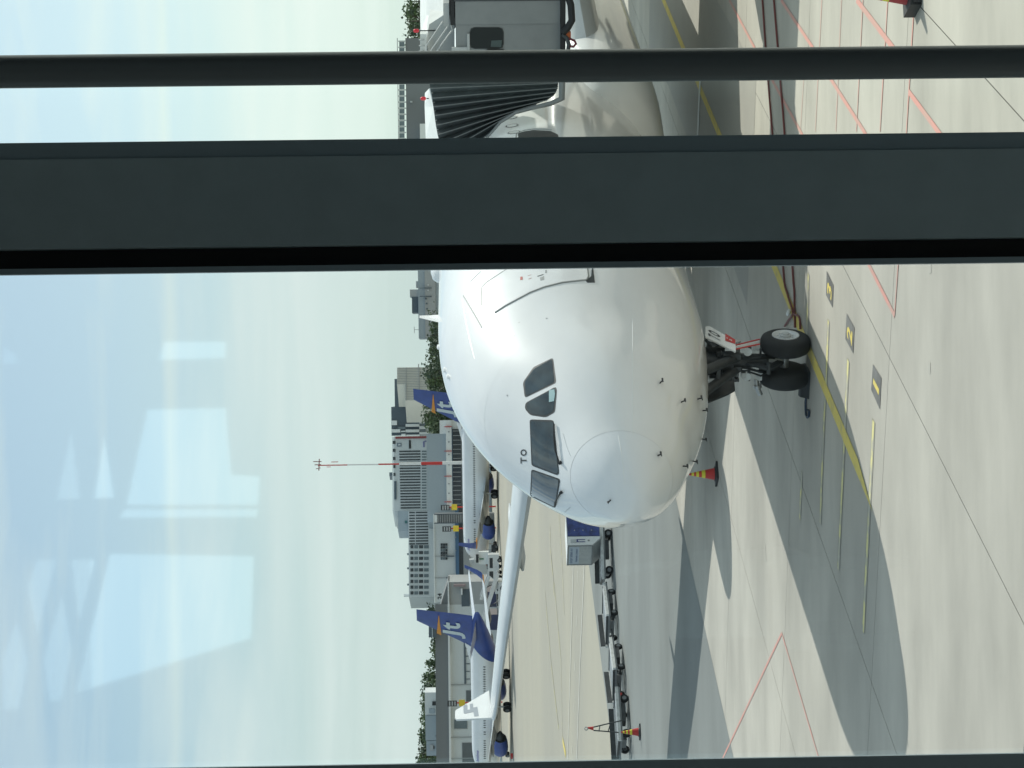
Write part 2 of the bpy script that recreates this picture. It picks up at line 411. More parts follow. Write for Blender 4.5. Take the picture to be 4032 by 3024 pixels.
def pane(x0, x1, m, label):
    o = MB().box(((x0 + x1) / 2, GY + .008, (FLOOR + 13.4) / 2), (x1 - x0, .014, 13.4 - FLOOR)).build('window_pane', MATS[m])
    tag(o, label, 'window pane', 'panes of the terminal window')
pane(xl - .02, xd - .0005, 'tinted_glass', 'big tinted pane with reflections of the hall, left of the wide mullion')
pane(xa + .0006, 1.25, 'clear_glass', 'clear narrow pane right of the wide mullion, behind the round rod')
pane(-1.6, xl - .2512, 'tinted_glass', 'pane beyond the frame post at the picture edge')
# the hall behind the camera (it shows in the panes)
def hall(name, c, sz, m): return tag(MB().box(c, sz).build(name, m), kind='structure')
hall('hall_floor', (0, -7.6, FLOOR - .2), (34, 21.6, .4), M_floor)
hall('hall_ceiling', (0, -7.6, 13.6), (34, 21.6, .4), M_ceil)
hall('hall_side_wall', (-17.1, -7.6, 9.6), (.2, 21.6, 7.6), M_hall)
hall('hall_side_wall', (17.1, -7.6, 9.6), (.2, 21.6, 7.6), M_hall)
for sx_ in (-1, 1):
    x0, x1 = (1.2505, 17) if sx_ > 0 else (-17, -1.6005)
    hall('facade_wall', ((x0 + x1) / 2, 3.1, 9.53), (x1 - x0, .2, 7.7), M_hall)
WY = -18.4
def back(px, py):                                        # where the mirrored ray meets the wall behind the camera
    d = ray(px, py); t = (GY + (GY - WY)) / d.y
    return Vector((d.x * t, WY, H + d.z * t))
holes = [[(428, 2178), (1003, 2187), (993, 2515), (292, 2734)], [(575, 1613), (893, 1606), (915, 1868), (1026, 1874), (1020, 1990), (492, 1990)],
         [(488, 2003), (1020, 2003), (1015, 2036), (465, 2041)], [(640, 1345), (893, 1345), (893, 1410), (622, 1418)],
         [(139, 2201), (228, 2201), (145, 2531), (99, 2321)], [(272, 2201), (380, 2201), (309, 2494)], [(247, 2309), (290, 2556), (247, 2765), (185, 2765), (164, 2605)], [(68, 2414), (117, 2605), (80, 2796), (2, 2802), (2, 2593)],
         [(283, 1660), (322, 1965), (215, 1970)], [(410, 1672), (455, 1960), (365, 1965)], [(70, 1395), (78, 1432), (3, 1432), (3, 1360)]]
bmw = bmesh.new()
def loop(pts):
    vs = [bmw.verts.new(p) for p in pts]; return [bmw.edges.new((vs[i], vs[(i + 1) % len(vs)])) for i in range(len(vs))]
es = loop([(-17, WY, FLOOR), (17, WY, FLOOR), (17, WY, 13.4), (-17, WY, 13.4)])
hp = [[back(*p) for p in h] for h in holes]
for h in hp: es += loop(h)
es += loop([(6, WY, 8.4), (15.5, WY, 8.4), (15.5, WY, 12.6), (6, WY, 12.6)]) + loop([(-15.5, WY, 7.2), (-7, WY, 7.2), (-7, WY, 12.2), (-15.5, WY, 12.2)])
bmesh.ops.triangle_fill(bmw, use_beauty=True, use_dissolve=False, edges=es)
mew = bpy.data.meshes.new('hall_rear_wall'); bmw.to_mesh(mew); bmw.free(); mew.materials.append(M_hall)
rw = tag(link('hall_rear_wall', mew), kind='structure')
so = rw.modifiers.new('thickness', 'SOLIDIFY'); so.thickness = .25; so.offset = 0
sl = MB()
for k in range(90):
    z = back(330, 2300).z + k * .027
    sl.box((-1.2, WY - .3, z), (7.6, .03, .008))
tag(sl.build('perforated_screen', M_hall), 'perforated metal screen behind the braced openings of the hall, seen reflected', 'screen')

bn = thing('reflection_bench', 'white bench added in the hall to show as a faint reflection in the window', 'bench', (-.80, -2.1, FLOOR))  # bench added behind the camera to cause the pale reflected patches
MB().box((0, 0, .42), (.34, .44, .07)).build('seat', M_wpaint, bn); MB().box((-.01, -.24, .66), (.33, .05, .36)).build('backrest', M_wpaint, bn)
MB().tube([(.12, .0, .0), (.12, 0, .95), (.10, 0, 1.06)], .016, 10).build('armrest', M_wpaint, bn, True)
for x in (-.14, .14): MB().box((x, 0, .19), (.04, .4, .38)).build('leg', M_grey, bn)

# ================================================================== the parked wide-body airliner
TH = R(22.03)
GEAR = G(3187, 1415)
AFT = Vector((math.sin(TH), math.cos(TH), 0)); PORT = Vector((math.cos(TH), -math.sin(TH), 0))
NOSE = GEAR - AFT * 6.67
ac = thing('airliner', 'white wide-body airliner parked nose towards the window, TO on its nose gear door', 'airliner', (NOSE.x, NOSE.y, 0), math.atan2(AFT.y, AFT.x))
AM = mw(ac); AI = AM.inverted()                          # local axes: x aft, y to starboard, z up
PS = [0, .25, .5, 1, 1.5, 2, 2.5, 3, 3.5, 4, 5, 6, 7, 8.5, 12, 44, 50, 56, 63.5]
PT = [-.85, -.239, .001, .363, .622, .952, 1.24, 1.529, 1.844, 2.06, 2.36, 2.6, 2.77, 2.82, 2.82, 2.82, 2.8, 2.65, 2.0]
PB = [-.85, -1.269, -1.437, -1.737, -1.917, -2.016, -2.19, -2.334, -2.448, -2.542, -2.672, -2.761, -2.82, -2.82, -2.82, -2.82, -2.1, -.6, 1.4]
PW = [0, .548, .766, 1.043, 1.35, 1.588, 1.796, 1.924, 2.033, 2.111, 2.394, 2.607, 2.78, 2.82, 2.82, 2.82, 2.6, 1.8, .35]
ZC = 4.98
def spl(xs, ys_, x):                                     # monotone cubic through the stations
    if x <= xs[0]: return ys_[0]
    if x >= xs[-1]: return ys_[-1]
    i = max(k for k in range(len(xs)) if xs[k] <= x); i = min(i, len(xs) - 2)
    h = xs[i + 1] - xs[i]
    dl_ = [(ys_[k + 1] - ys_[k]) / (xs[k + 1] - xs[k]) for k in range(len(xs) - 1)]
    def tn(k):
        if k == 0: return dl_[0]
        if k == len(xs) - 1: return dl_[-1]
        return 0 if dl_[k - 1] * dl_[k] <= 0 else 2 * dl_[k - 1] * dl_[k] / (dl_[k - 1] + dl_[k])
    t = (x - xs[i]) / h
    return ys_[i] * (2 * t**3 - 3 * t * t + 1) + tn(i) * h * (t**3 - 2 * t * t + t) + ys_[i + 1] * (3 * t * t - 2 * t**3) + tn(i + 1) * h * (t**3 - t * t)
SM = {}
def sprof(a, s):
    key = id(a)
    if key not in SM:                                      # smoothed table over sqrt(s)
        us = [math.sqrt(63.5) * k / 800 for k in range(801)]; xs = [math.sqrt(x) for x in PS]; raw = [spl(xs, a, u) for u in us]; t = []
        for k, u in enumerate(us):
            w_ = int(min(22, k * .45, (800 - k) * .45)); acc = wsum = 0
            for j in range(-w_, w_ + 1):
                g_ = math.exp(-.5 * (j / max(1, w_ * .5)) ** 2); acc += g_ * raw[k + j]; wsum += g_
            t.append(acc / wsum)
        SM[key] = t
    u = math.sqrt(max(0, min(s, 63.5))) / math.sqrt(63.5) * 800; i = min(799, int(u)); t = SM[key]
    return t[i] + (t[i + 1] - t[i]) * (u - i)
def sprof_raw(a, s):                                         # near the tip the outline is round: interpolate in sqrt(s)
    return spl([math.sqrt(x) for x in PS], a, math.sqrt(max(s, 0)))
NA = 112
def aring(s):
    out = []
    tl = .16 * max(0, 1 - abs(s - .85) / .85)
    for k in range(NA):
        a = 2 * math.pi * k / NA; q = s + tl * math.cos(a)
        t, b_, w = sprof(PT, q), sprof(PB, q), sprof(PW, q)
        out.append((q, w * math.sin(a), ZC + (t + b_) / 2 + (t - b_) / 2 * math.cos(a)))
    return out
SR = .80
rs1 = [SR * (k / 22) ** 2 for k in range(23)]; rs1[0] = .0004
rs2 = [SR + .006, .83] + [.9 + .1 * k for k in range(24)] + [3.35 + .22 * k for k in range(30)] + [10 + k for k in range(1, 35)] + [46, 48, 50, 52, 54, 56, 58, 60, 62, 63.5]
rad = MB().loft([aring(s) for s in rs1], True, True); fus = MB().loft([aring(s) for s in rs2], True, False)
M_rad = mat('radome_white', (0.83, 0.845, 0.855), 0.5, coat=0.9, spec=.12)
M_rad.node_tree.nodes['Principled BSDF'].inputs['Coat Roughness'].default_value = 0.075
rad_o = rad.build('radome', M_rad, ac, True, 60); fus_o = fus.build('fuselage', M_white, ac, True, 60)
MB().loft([aring(SR - .001), aring(SR + .0055)], True, False).build('radome_joint', mat('radome_seal', (.56, .57, .565), .6), ac).scale = (1, .9985, .9995)
bv_v = [AM @ v.co for v in rad_o.data.vertices] + [AM @ v.co for v in fus_o.data.vertices]
nr = len(rad_o.data.vertices)
BV = BVHTree.FromPolygons(bv_v, [tuple(p.vertices) for p in rad_o.data.polygons] + [tuple(i + nr for i in p.vertices) for p in fus_o.data.polygons])
def SK(px, py, off=0.0):                                 # the point of the skin seen at a pixel, lifted off by `off`, in aircraft axes
    d = ray(px, py).normalized()
    loc, n, _, _ = BV.ray_cast(EYE, d)
    if loc is None:                                      # just outside the outline: nearest skin point
        loc, n, _, _ = BV.find_nearest(EYE + d * 42.0)
    if n.dot(d) > 0: n = -n
    return AI @ (loc + n * off)
def dens(poly, step):
    out = []
    for a, c in zip(poly, poly[1:] + poly[:1]):
        k = max(1, int(math.dist(a, c) / step))
        out += [(a[0] + (c[0] - a[0]) * i / k, a[1] + (c[1] - a[1]) * i / k) for i in range(k)]
    return out
def patch(name, poly, off, m, parent, rings=5, step=12):  # a panel that follows the skin: rings shrinking to the centre
    P = dens(poly, step); cx = sum(p[0] for p in P) / len(P); cy = sum(p[1] for p in P) / len(P)
    b = MB(); rr = []
    rr.append([SK(*p, 0.0) for p in P])
    for k in range(rings):
        f = 1 - k / rings
        rr.append([SK(cx + (p[0] - cx) * f, cy + (p[1] - cy) * f, off) for p in P])
    b.loft(rr, True, False); n = len(P); c0 = len(b.v); b.v.append(tuple(SK(cx, cy, off)))
    base = (len(rr) - 1) * n
    b.f += [(base + i, base + (i + 1) % n, c0) for i in range(n)]
    return b.build(name, m, parent, True, 30)
def seam(name, pts, w, m, parent, off=.004, step=10):     # a line drawn on the skin, w in metres
    P = []
    for a, c in zip(pts, pts[1:]):
        k = max(1, int(math.dist(a, c) / step)); P += [(a[0] + (c[0] - a[0]) * i / k, a[1] + (c[1] - a[1]) * i / k) for i in range(k)]
    P.append(pts[-1]); Q = [SK(*p, 0) for p in P]
    return MB().tube(Q, w / 2, 6).build(name, m, parent, True)
def rounded(poly, r=6):
    out = []; n = len(poly)
    for i in range(n):
        p, a, c = poly[i], poly[i - 1], poly[(i + 1) % n]
        la, lc = math.dist(p, a), math.dist(p, c); ra = min(r, la / 3); rc = min(r, lc / 3)
        A_ = (p[0] + (a[0] - p[0]) * ra / la, p[1] + (a[1] - p[1]) * ra / la); C_ = (p[0] + (c[0] - p[0]) * rc / lc, p[1] + (c[1] - p[1]) * rc / lc)
        for t in (0, .5, 1):
            out.append(tuple((1 - t) ** 2 * A_[k] + 2 * t * (1 - t) * p[k] + t * t * C_[k] for k in (0, 1)))
    return out
def grow(poly, d):
    cx = sum(p[0] for p in poly) / len(poly); cy = sum(p[1] for p in poly) / len(poly)
    return [(p[0] + (p[0] - cx) / max(1, math.dist(p, (cx, cy))) * d, p[1] + (p[1] - cy) / max(1, math.dist(p, (cx, cy))) * d) for p in poly]
z4 = lambda x, y: (1900 + x / 2.074, 1300 + y / 2.074)
WIN = [[z4(570, 233), z4(592, 428), z4(352, 545), z4(340, 425), z4(420, 312)],
       [z4(592, 470), z4(600, 500), z4(583, 665), z4(515, 703), z4(398, 687), z4(356, 640), z4(362, 595)],
       [z4(390, 738), z4(578, 745), z4(622, 1160), z4(608, 1176), z4(408, 1098)],
       [z4(405, 1143), z4(628, 1222), z4(592, 1446), z4(398, 1350)]]
for k, p in enumerate(WIN):
    fr_ = patch('cockpit_window', rounded(grow(p, 5), 9), .004, M_gasket, ac)
    patch('pane', rounded(grow(p, -2.5), 8), .0075, M_cockpit, fr_)
    if k == 1: patch('sun_shade', [z4(545, 492), z4(588, 484), z4(594, 520), z4(586, 580), z4(545, 588)], .0095, mat('pale_shade', (.30, .48, .50), .6), fr_)
def wiper(pts, lift):
    MB().tube([SK(*p, lift if 0 < i < len(pts) - 1 else .03) for i, p in enumerate(pts)], .016, 8).build('wiper', M_black, ac, True)
wiper([z4(592, 768), z4(600, 880), z4(612, 985), z4(637, 1082)], .05)
wiper([z4(596, 1432), z4(606, 1390), z4(645, 1322)], .05)
MB().lathe(SK(*z4(638, 1080), 0), AI.to_3x3() @ Vector((-.3, -1, .4)), [(0, .035), (.06, .03)], 12).build('wiper_pivot', M_black, ac, True)
MB().lathe(SK(*z4(645, 1322), 0), AI.to_3x3() @ Vector((-.3, -1, .4)), [(0, .035), (.06, .03)], 12).build('wiper_pivot', M_black, ac, True)
M_mark = mat('dark_lettering', (0.06, 0.065, 0.07), 0.6)
def skin_text(name, txt, x0, x1, y0, y1, m, off=.006, bold=True):
    return lettering(name, txt, lambda u, v: SK(x1 - v * (x1 - x0), y0 - u * (y0 - y1), off), m, ac, bold)
skin_text('registration_letter', 'T', 2050, 2074, 1825, 1801, M_mark); skin_text('registration_letter', 'O', 2050, 2074.5, 1795, 1769, M_mark)
M_metal_strip = mat('pale_metal_strip', (0.86, 0.87, 0.86), 0.3)
seam('lightning_strip', [z4(1110, 862), z4(1130, 985), z4(1148, 1130), z4(1160, 1265)], .012, M_metal_strip, ac)
seam('panel_line', [z4(1226, -90), z4(1227, 150), z4(1228, 400), z4(1226, 650), z4(1222, 850)], .012, M_metal_strip, ac)
seam('panel_line', [z4(720, 1030), z4(690, 960), z4(660, 850), z4(655, 845)], .012, M_faint, ac)
seam('panel_line', [z4(718, 1445), z4(672, 1486)], .012, M_seam, ac)
z3 = lambda x, y: (1600 + x / 2.765, 1000 + y / 2.765)
seam('rain_gutter', [z3(620, 455), z3(700, 590), z3(765, 700), z3(822, 800)], .03, M_seam, ac)
seam('rain_gutter', [z3(612, 500), z3(650, 740), z3(700, 970), z3(745, 1145)], .014, M_metal_strip, ac)
seam('rain_gutter', [z3(700, 300), z3(760, 240), z3(815, 190)], .02, M_metal_strip, ac)
# forward door: a proud skin with its gap
dfront = [z3(965, 640), z3(1080, 565), z3(1200, 500), z3(1350, 420), z3(1500, 362), z3(1700, 312), z3(1900, 290), z3(1962, 284)]
door_poly = dfront + [z3(1978, 250), z3(1975, 100), z3(1960, -60), z3(1400, -60), z3(1090, 168), z3(872, 310), z3(822, 360), z3(822, 560)]
dr = patch('cabin_door', door_poly, .006, M_white, ac, rings=4, step=14)
M_doorgap = mat('door_gap', (0.30, 0.31, 0.30), 0.7)
seam('door_seal', [z3(1090, 168), z3(872, 310), z3(822, 360), z3(820, 460), z3(822, 560)], .028, M_seam, dr)
seam('door_seal', dfront, .045, M_doorgap, dr); seam('door_seal', [z3(1962, 284), z3(1980, 250), z3(1968, 150)], .05, M_doorgap, dr)
seam('door_seal', [z3(870, 310), z3(872, 560)], .01, M_seam, dr)
patch('door_sill', [z3(1955, 296), z3(2010, 265), z3(2020, 150), z3(2032, 150), z3(2052, 312), z3(1972, 312)], .012, M_gasket, ac, rings=2)
patch('door_notice', [z3(1242, 252), z3(1266, 250), z3(1268, 282), z3(1243, 286)], .011, mat('door_notice_red', (.55, .16, .13), .6), dr, rings=2)
patch('door_notice', [z3(1455, 262), z3(1498, 245), z3(1500, 282), z3(1462, 292)], .011, M_seam, dr, rings=2)
seam('door_handle', [z3(1428, 246), z3(1492, 224)], .03, M_doorgap, dr)
patch('door_notice', [z3(1512, 180), z3(1528, 180), z3(1528, 208), z3(1512, 208)], .011, M_seam, dr, rings=2)
for a_, c_ in (((1322, 240), (1360, 228)), ((1330, 275), (1364, 262))): seam('door_notice', [z3(*a_), z3(*c_)], .018, mat('door_notice_pink', (.6, .36, .33), .6), dr)
# probes and vanes
for x, y, L_ in ((1448, 433, .16), (1622, 588, .14), (1755, 563, .2), (1797, 657, .16), (1432, 1025, .18), (1637, 1110, .16), (1790, 888, .12), (1745, 1076, .16), (1045, 1388, .06)):
    p = SK(*z4(x, y), 0); q = SK(*z4(x, y), .09)
    MB().tube([p, q], .014, 8).tube([q + Vector((-L_ / 2, 0, 0)), q + Vector((L_ / 2, 0, 0))], [.01, .02], 8).build('probe', M_black, ac, True)
for x, y in ((1228, 745), (1527, 702), (1172, 890), (1100, 1540)):
    MB().lathe(SK(*z3(x, y), -.002), SK(*z3(x, y), .1) - SK(*z3(x, y), 0), [(0, .02), (.008, .016)], 10).build('static_port', M_steel, ac)
def PIX(w):
    q = w - EYE; d = q.dot(FW)
    return 2016 + FPX * q.dot(CX) / d, 1512 - FPX * q.dot(CY) / d
def crown(py):                                              # station on the crown line seen at a pixel row
    return min((abs(PIX(AM @ Vector((q * .02, 0, ZC + sprof(PT, q * .02))))[1] - py), q * .02) for q in range(60, 1500))[1]
def ctop(q): return Vector((q, 0, ZC + sprof(PT, q)))
p0 = ctop(crown(1255))
MB().loft([[p0 + Vector((x * f + sw, y * f * .6, z)) for x, y in ((-.24, 0), (-.05, .025), (.26, 0), (-.05, -.025))] for z, f, sw in ((-.02, 1, 0), (.2, .62, .06), (.42, .28, .14))], True).build('blade_antenna', M_white, ac)
for py in (1366, 1456, 1482):
    p = ctop(crown(py)); MB().loft([[p + Vector((.13 * f * math.cos(a * .785), .05 * f * math.sin(a * .785), z)) for a in range(8)] for z, f in ((-.03, 1), (.03, .8), (.045, .4))], True).build('crown_fairing', M_white, ac, True)
p0 = ctop(crown(1094))
MB().loft([[p0 + Vector((1.5 + 1.5 * f * math.cos(a * math.pi / 10), .42 * f * math.sin(a * math.pi / 10), z)) for a in range(20)] for z, f in ((-.12, 1), (.05, .96), (.15, .85), (.2, .6), (.205, .05))], True).build('antenna_radome', M_white, ac, True, 60)
# cabin windows ahead of the bridge canopy
for px, py in ((2013, 463), (2016, 495), (2024, 521)):
    P = [(px + 27 * math.cos(t * .5236), py - 7 * math.cos(t * .5236) * .5 + 6.5 * math.sin(t * .5236)) for t in range(12)]
    w_ = patch('cabin_window', P, .003, M_seam, ac, rings=2, step=30)
    patch('pane', [((p[0] - px) * .78 + px, (p[1] - py) * .78 + py) for p in P], .006, M_cockpit, w_, rings=2, step=30)
patch('door_recess', [(2040, 526), (2066, 518), (2100, 513), (2168, 517), (2196, 530), (2203, 550), (2206, 620), (2044, 620)], .008, M_gasket, ac, rings=3)
seam('door_edge', [(2030, 560), (2034, 526), (2062, 514), (2100, 508), (2172, 512)], .03, M_seam, ac)
# wings: front and rear edges in plan, thin sections
def wing(name, st, m, parent, cut=0.0, camber=.0):        # stations: (x front, x rear, y, z, thickness)
    rings = []
    prof = [(0, 0), (.02, .42), (.07, .72), (.16, .95), (.32, 1.0), (.55, .78), (.8, .35), (1, .03), (.8, -.12), (.55, -.35), (.32, -.52), (.16, -.55), (.07, -.45), (.02, -.28)]
    for xf, xr, y, z, t in st:
        rings.append([(xf + (xr - xf) * u, y, z + v * t + (xr - xf) * camber * (u - u * u)) for u, v in prof])
    return MB().loft(rings, True, True).build(name, m, parent, True, 50)
WS = [(21.6, 33.6, 1.2, 3.55, .95), (22.6, 33.4, 2.9, 3.75, .85), (27.0, 34.0, 9.4, 4.85, .50), (30.4, 36.3, 16.0, 5.42, .32), (34.0, 38.7, 21.6, 5.86, .24), (36.9, 40.3, 26.4, 6.21, .17), (37.4, 40.5, 26.9, 6.25, .15)]
wing('wing', WS, M_wing, ac); wing('wing', [(a, b_, -y, z, t) for a, b_, y, z, t in WS], M_wing, ac)
MB().loft([[(q, 3.22 * f * math.sin(a * math.pi / 24), 3.55 + 1.95 * f * math.cos(a * math.pi / 24)) for a in range(48)] for q, f in ((18.6, .60), (19.4, .82), (20.8, .94), (23, 1.0), (38, 1.0), (41, .92), (43.5, .6))], True, True).build('belly_fairing', M_white, ac, True, 50)
for q in (3.62, 6.9, 9.6, 12.9): MB().loft([[(x, y * f, ZC + (z - ZC) * f) for x, y, z in aring(q + dq_)] for dq_, f in ((-.003, 1.0), (0, 1.0004), (.003, 1.0))], True, False).build('skin_joint', M_faint, ac)
def TP(px, py, x0=38.6, y0=27.1):                          # pixel on the lengthwise plane of the wing tip (canted a little outwards)
    d = AI.to_3x3() @ ray(px, py); o = AI @ EYE
    n = Vector((0, math.cos(R(14)), -math.sin(R(14)))); c0 = Vector((x0, y0, 6.3))
    return o + d * ((c0 - o).dot(n) / d.dot(n))
wl_ = [TP(*p) for p in ((1936, 2829), (1926, 2722), (1796, 2799), (1793, 2806), (1793, 2828), (1797, 2836))]
nW = Vector((0, math.cos(R(14)), -math.sin(R(14))))
MB().prism([p + nW * .04 for p in wl_], -nW * .08).build('winglet', M_white, ac)
zw = lambda x, y: (1750 + x / 5.53, 2700 + y / 5.53)
fl = [zw(*p) for p in ((418, 470), (440, 440), (500, 430), (505, 547), (562, 540), (558, 418), (622, 410), (632, 497), (722, 482), (735, 580), (752, 680), (656, 690), (636, 590), (440, 632), (425, 615))]
MB().prism([TP(*p) - nW * .046 for p in fl], -nW * .003).build('winglet_emblem', mat('emblem_grey', (0.36, 0.39, 0.43), .5), ac)
for y, x0, z in ((7.0, 30.5, 3.9), (13.0, 32.6, 4.75), (18.5, 35.2, 5.25)):
    for s_ in (1, -1): MB().lathe((x0 - 1.6, s_ * y, z), (1, 0, .06), [(0, .05), (1, .2), (2.6, .24), (4.6, .14), (5.6, .02)], 12).build('flap_fairing', M_wing, ac, True)
for s_ in (1, -1):
    en = MB().lathe((21.2, s_ * 9.0, 2.32), (1, 0, 0), [(0, 1.22), (-.05, 1.30), (.06, 1.37), (.5, 1.45), (1.6, 1.47), (3.2, 1.36), (4.4, 1.12)], 36, False).build('engine', M_lgrey, ac, True)
    MB().lathe((21.25, s_ * 9.0, 2.32), (1, 0, 0), [(0, 1.2), (1.0, 1.15), (1.01, .3), (.7, .05)], 28, False).build('fan', M_dark, en, True)
    MB().lathe((24.9, s_ * 9.0, 2.32), (1, 0, 0), [(0, 1.0), (.6, .8), (1.4, .55), (2.0, .1)], 24).build('exhaust', M_dark, en, True)
    MB().loft([[(x, s_ * 9.0 + dy, z) for x, dy, z in ((22.4, 0, zz), (24.2, .2, zz), (28.2, 0, zz), (24.2, -.2, zz))] for zz in (3.55, 4.75)], True).build('pylon', M_lgrey, ac)
fn_ = [(52.5, 6.2, 1.0), (56.8, 11.2, .8), (60.8, 16.2, .5)]
MB().loft([[(52.0, 0, 7.6), (55, .35, 7.6), (61.6, 0, 7.4), (55, -.35, 7.6)], [(60.3, 0, 16.6), (61.2, .12, 16.6), (63.6, 0, 16.6), (61.2, -.12, 16.6)]], True).build('tail_fin', M_white, ac)
for s_ in (1, -1): wing('stabiliser', [(56.0, 61.2, s_ * 1.2, 5.9, .4), (60.6, 63.0, s_ * 9.5, 6.6, .16)], M_wing, ac)
for s_ in (1, -1):                                          # main gear far behind the nose
    for dx in (-1, 1):
        for dy in (-.7, .7):
            w_ = MB().lathe((32.0 + dx, s_ * 5.34 + dy - .25, .7), (0, 1, 0), [(0, .35), (.02, .6), (.1, .68), (.25, .7), (.4, .68), (.48, .6), (.5, .35)], 24).build('wheel', M_tyre, ac, True)
    MB().tube([(32, s_ * 5.34, .8), (32, s_ * 4.9, 3.3)], .22, 12).bar((31, s_ * 5.34, .7), (33, s_ * 5.34, .7), .3).build('main_gear_leg', M_steel, ac)

# nose gear
GX = 6.67
def PL(px, py, y):                                          # pixel on the lengthwise plane at local y
    d = AI.to_3x3() @ ray(px, py); o = AI @ EYE
    return o + d * ((y - o.y) / d.y)
def PX_(px, py, x):                                         # pixel on the crosswise plane at local x
    d = AI.to_3x3() @ ray(px, py); o = AI @ EYE
    return o + d * ((x - o.x) / d.x)
for s_ in (-1, 1):
    wh = MB().lathe((GX, s_ * .36 - s_ * .2, .525), (0, s_, 0), [(0, .27), (.005, .33), (.02, .43), (.06, .495), (.12, .52), (.17, .525), (.2, .526), (.23, .525), (.28, .52), (.34, .495), (.38, .43), (.395, .33), (.388, .287), (.34, .28)], 48).build('wheel', M_tyre, ac, True, 50)
    rm = MB().lathe((GX, s_ * .36 + s_ * .165, .525), (0, s_, 0), [(.004, .05), (.004, .19), (.012, .205), (.034, .235), (.042, .262), (.04, .284), (-.02, .29)], 40, False).build('rim', M_rim, wh, True, 30)
    MB().lathe((GX, s_ * .36 + s_ * .16, .525), (0, s_, 0), [(0, .12), (.045, .115), (.05, .075), (.085, .07), (.09, .0)], 24).build('hub', M_lgrey, wh, True, 30)
    bh = MB()
    for k in range(9):
        a = k * 2 * math.pi / 9; bh.lathe((GX + .16 * math.cos(a), s_ * .36 + s_ * .155, .525 + .16 * math.sin(a)), (0, s_, 0), [(0, .014), (.03, .014)], 6)
    tag(bh.build('wheel_bolts', M_lgrey, wh), kind='stuff')
MB().lathe((GX, -.16, .525), (0, 1, 0), [(0, .09), (.32, .09)], 16).build('axle', M_steel, ac, True)
leg = MB().tube([(GX, 0, .50), (GX - .02, 0, .95)], .075, 16).build('oleo_piston', M_rim, ac, True)
MB().tube([(GX - .02, 0, .9), (GX - .03, 0, 1.35), (GX - .06, 0, 2.5)], [.135, .16, .19], 18).lathe((GX - .02, 0, .88), (0, 0, 1), [(0, .15), (.06, .16), (.1, .13)], 18).lathe((GX - .04, 0, 1.45), (0, 0, 1), [(0, .17), (.22, .18), (.26, .14)], 18).build('gear_strut', M_dark, ac, True)
MB().bar((GX - .12, 0, .62), (GX - .48, 0, .92), .05, .16).bar((GX - .48, 0, .92), (GX - .15, 0, 1.30), .05, .16).lathe((GX - .48, -.12, .92), (0, 1, 0), [(0, .05), (.24, .05)], 12).build('torque_link', M_dark, ac)
MB().tube([(GX - .1, -.12, 1.5), (GX - 1.25, -.25, 2.4)], .10, 12).tube([(GX - .1, .12, 1.5), (GX - 1.25, .25, 2.4)], .10, 12).bar((GX - .35, -.30, 1.75), (GX - .2, .33, 1.75), .16, .22).bar((GX + .2, -.28, 1.95), (GX + .2, .36, 2.0), .3, .35).bar((GX - .75, -.25, 2.0), (GX - .75, .25, 2.0), .08).build('drag_brace', M_dark, ac, True)
MB().tube([(GX + .1, 0, 1.35), (GX + .8, 0, 2.35)], .06, 12).tube([(GX, -.3, 1.55), (GX, .3, 1.55)], .07, 12).build('side_brace', M_dark, ac, True)
for s_ in (-1, 1): MB().tube([(GX - .02, s_ * .16, 1.54), (GX - .02, s_ * .42, 1.54)], [.075, .06], 14).lathe((GX - .02, s_ * .42, 1.54), (0, s_, 0), [(0, .08), (.03, .08)], 14).build('steering_actuator', M_steel, ac, True)
lt = MB().bar((GX - .1, -.35, 1.28), (GX - .1, .42, 1.28), .06).bar((GX - .1, -.3, 1.05), (GX - .1, .38, 1.05), .045).build('light_bracket', M_dark, ac)
for y, z in ((-.26, 1.33), (.30, 1.33), (.30, 1.05)):
    MB().lathe((GX - .1, y, z), (-1, 0, 0), [(0, .05), (.08, .085), (.1, .09), (.1, .07), (.085, .0)], 18).build('landing_light', M_rim, ac, True)
MB().tube([(GX - .12, .38, 1.12), (GX - .15, .56, 1.1), (GX - .18, .72, 1.02)], [.05, .06, .055], 12).lathe((GX - .15, .50, 1.1), (0, 1, -.2), [(0, .09), (.07, .09), (.09, .06)], 14).build('taxi_light', M_steel, ac, True)
hs_ = MB(); rnd = random.Random(4)
for k in range(9):
    y = rnd.uniform(-.16, .16); x = GX - rnd.uniform(.1, .2); y2 = y + rnd.uniform(-.18, .18)
    hs_.tube([(x, y, .75), (x - .12, y2, 1.05), (x - .06, y2 * .6, 1.35), (x, y, 1.8), (x - .05, y + .1, 2.3)], .014, 6)
hs_.build('hydraulic_lines', M_black, ac, True)
for k in range(16):
    y = rnd.uniform(-.32, .36); z = rnd.uniform(1.1, 2.15)
    MB().box((GX - .1 + rnd.uniform(-.2, .25), y, z), (.12, rnd.uniform(.06, .16), rnd.uniform(.08, .2))).build('gear_fitting', M_steel if k % 4 == 0 else M_dark, ac)
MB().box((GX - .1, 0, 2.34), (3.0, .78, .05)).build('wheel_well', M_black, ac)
zg = lambda x, y: (2740 + x / 4.424, 1240 + y / 4.424)
dp = [PL(*zg(*p), -.46) for p in ((168, 205), (205, 193), (250, 200), (690, 455), (697, 625), (690, 640), (165, 382))]
gd = MB().prism(dp, (0, .03, 0)).build('gear_door', M_white, ac)
def gdt(x0, x1, y0, y1):                                    # letters on the leg door, following its slant
    o_, ux, vx = zg(172, 392), None, None
    def fn(u, v):
        # v runs up (picture left), u to the right (picture up); the door leans
        a = x1 - v * (x1 - x0)
        lean_ = (a - 215) * .53
        return PL(*zg(a, y0 - u * (y0 - y1) + lean_), -.466)
    return fn
